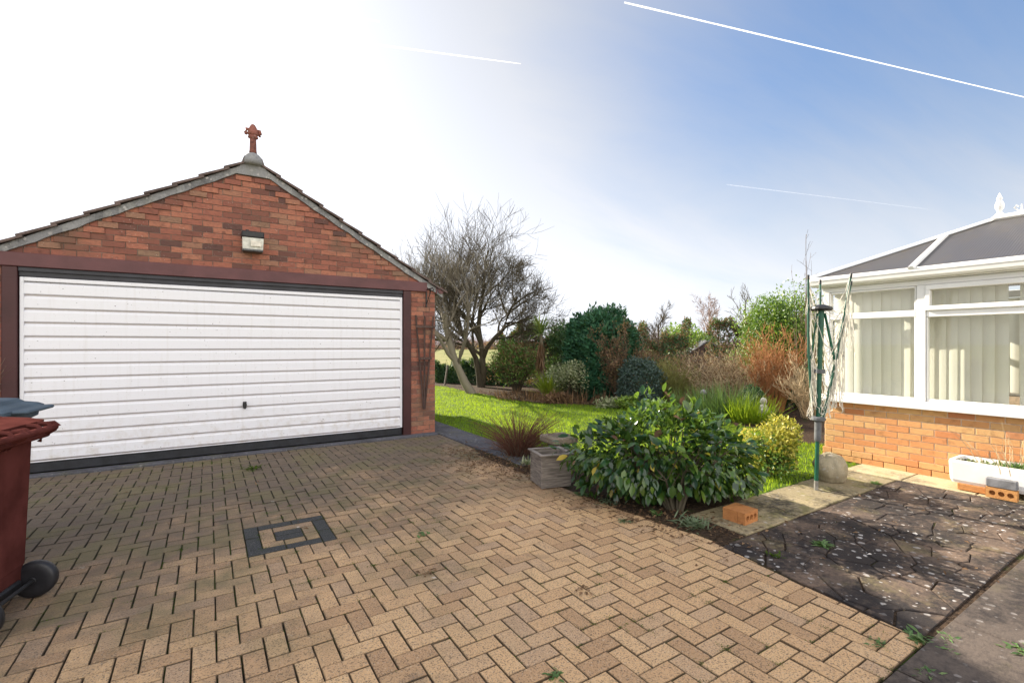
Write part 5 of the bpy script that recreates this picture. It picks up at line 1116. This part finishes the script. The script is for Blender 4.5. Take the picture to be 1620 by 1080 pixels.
for sg in (-1, 1): mb = MB(); mb.prism(((0, -.98, 0), (1, 0, 0), (0, 0, 1), (0, -1, 0)), [(0, 1.62), (sg*.82, 1.09), (sg*.82, 1.13), (0, 1.67)][::sg], -1.75, 0, 0, back=True); mb.build('roof', M['brick_grey'], sh)
mb = MB(); mb.box((.12, -.925, .55), (.52, -.905, 1.0), .004); fr_ = mb.build('window', M['cord'], sh); mb = MB(); mb.box((.16, -.93, .59), (.48, -.926, .96)); mb.build('pane', M['navy'], fr_)
# the far tree line across the field
Ps = []; Rs = []; g = np.random.default_rng(80)
for k in range(560):
    a = g.uniform(-.42, .75); d = g.uniform(150, 190); c = d*(FW+a*RT); h_ = g.uniform(3.2, 6.5)*(1+.25*math.sin(a*23)); 
    for q in range(16):
        b = c+np.append(g.normal(size=2)*1.0, 0); th = g.random()*6.28; e = b+np.array((math.cos(th)*1.7, math.sin(th)*1.7, h_*(.5+.5*g.random()))); s_ = np.linspace(0, 1, 4)[:, None]; Ps.append(b+(e-b)*s_+g.normal(size=(4, 3))*.2*s_); Rs.append(.10*(1-.8*s_[:, 0]))
V, Fc, T = tubes_np(np.array(Ps), np.array(Rs), 3); tag(mesh_obj('tree_line', V, Fc, T, M['twig_birch']), 'distant bare grey tree line across the field', 'tree line', kind='stuff')
P = []; 
for k in range(16000): a = g.uniform(-.42, .75); d = g.uniform(145, 185); c = d*(FW+a*RT); P.append((c[0], c[1], 1.9*g.random()**1.2*(1+.5*math.sin(a*31)*math.sin(a*11))))
P = np.array(P); V, Fc, T = leaves_np(P, rdir(len(P)), rdir(len(P)), .8, .5, .2); tag(mesh_obj('far_hedgerow', V, Fc, T, M['leaf_russet']), 'far hedgerow along the edge of the field', 'hedgerow', kind='stuff')
# ------------------------------------------------------------------ aircraft trails, real ribbons of cloud high above
def mk_trail(name, dens):
    n = NT(name); d = n.bsdf((.95, .95, .95), 1, None, 0, 0); t = n.t.nodes.new('ShaderNodeBsdfTranslucent'); n.set(t.inputs[0], (.95, .95, .95)); tr_ = n.t.nodes.new('ShaderNodeBsdfTransparent')
    f = n.rng(n.noise(.02, 4, .6), .25, .7, dens*.5, dens); return n.end(n.mixsh(f, tr_.outputs[0], n.mixsh(.6, d, t.outputs[0])))
def trail(x0, y0, x1, y1, wa, wb, dens, lab):
    pts = []; K_ = 26; alt = 2500.0
    def hit(x, y): v = FW+(x-810)/FPX*RT+(545-y)/FPX*UP; return v*(alt/v[2])
    a, b = hit(x0, y0), hit(x1, y1); pts = [a+(b-a)*q/(K_-1) for q in range(K_)]
    mb = MB(); mb.tube(pts, [max(.4, (wa+(wb-wa)*q/(K_-1))*(.9+.2*random.random())) for q in range(K_)], 8)
    tag(mb.build('contrail', mk_trail('trail_cloud', dens), smooth=True, loc=a), lab, 'contrail', 'aircraft trails in the sky')
trail(988, 4, 1660, 163, 6, 4, .5, 'bright straight aircraft trail crossing the deep blue sky at upper right')
trail(824, 101, 60, 0, 3, 14, .5, 'long thin aircraft trail running through the white sky above the garage')
trail(380, -4, 600, 34, 9, 5, .4, 'short aircraft trail at the top edge left of centre')
trail(1150, 292, 1470, 331, 9, 4, .05, 'faint aircraft trail low in the sky above the conservatory')
trail(130, 182, 560, 222, 14, 8, .25, 'very faint aircraft trail just above the garage finial')
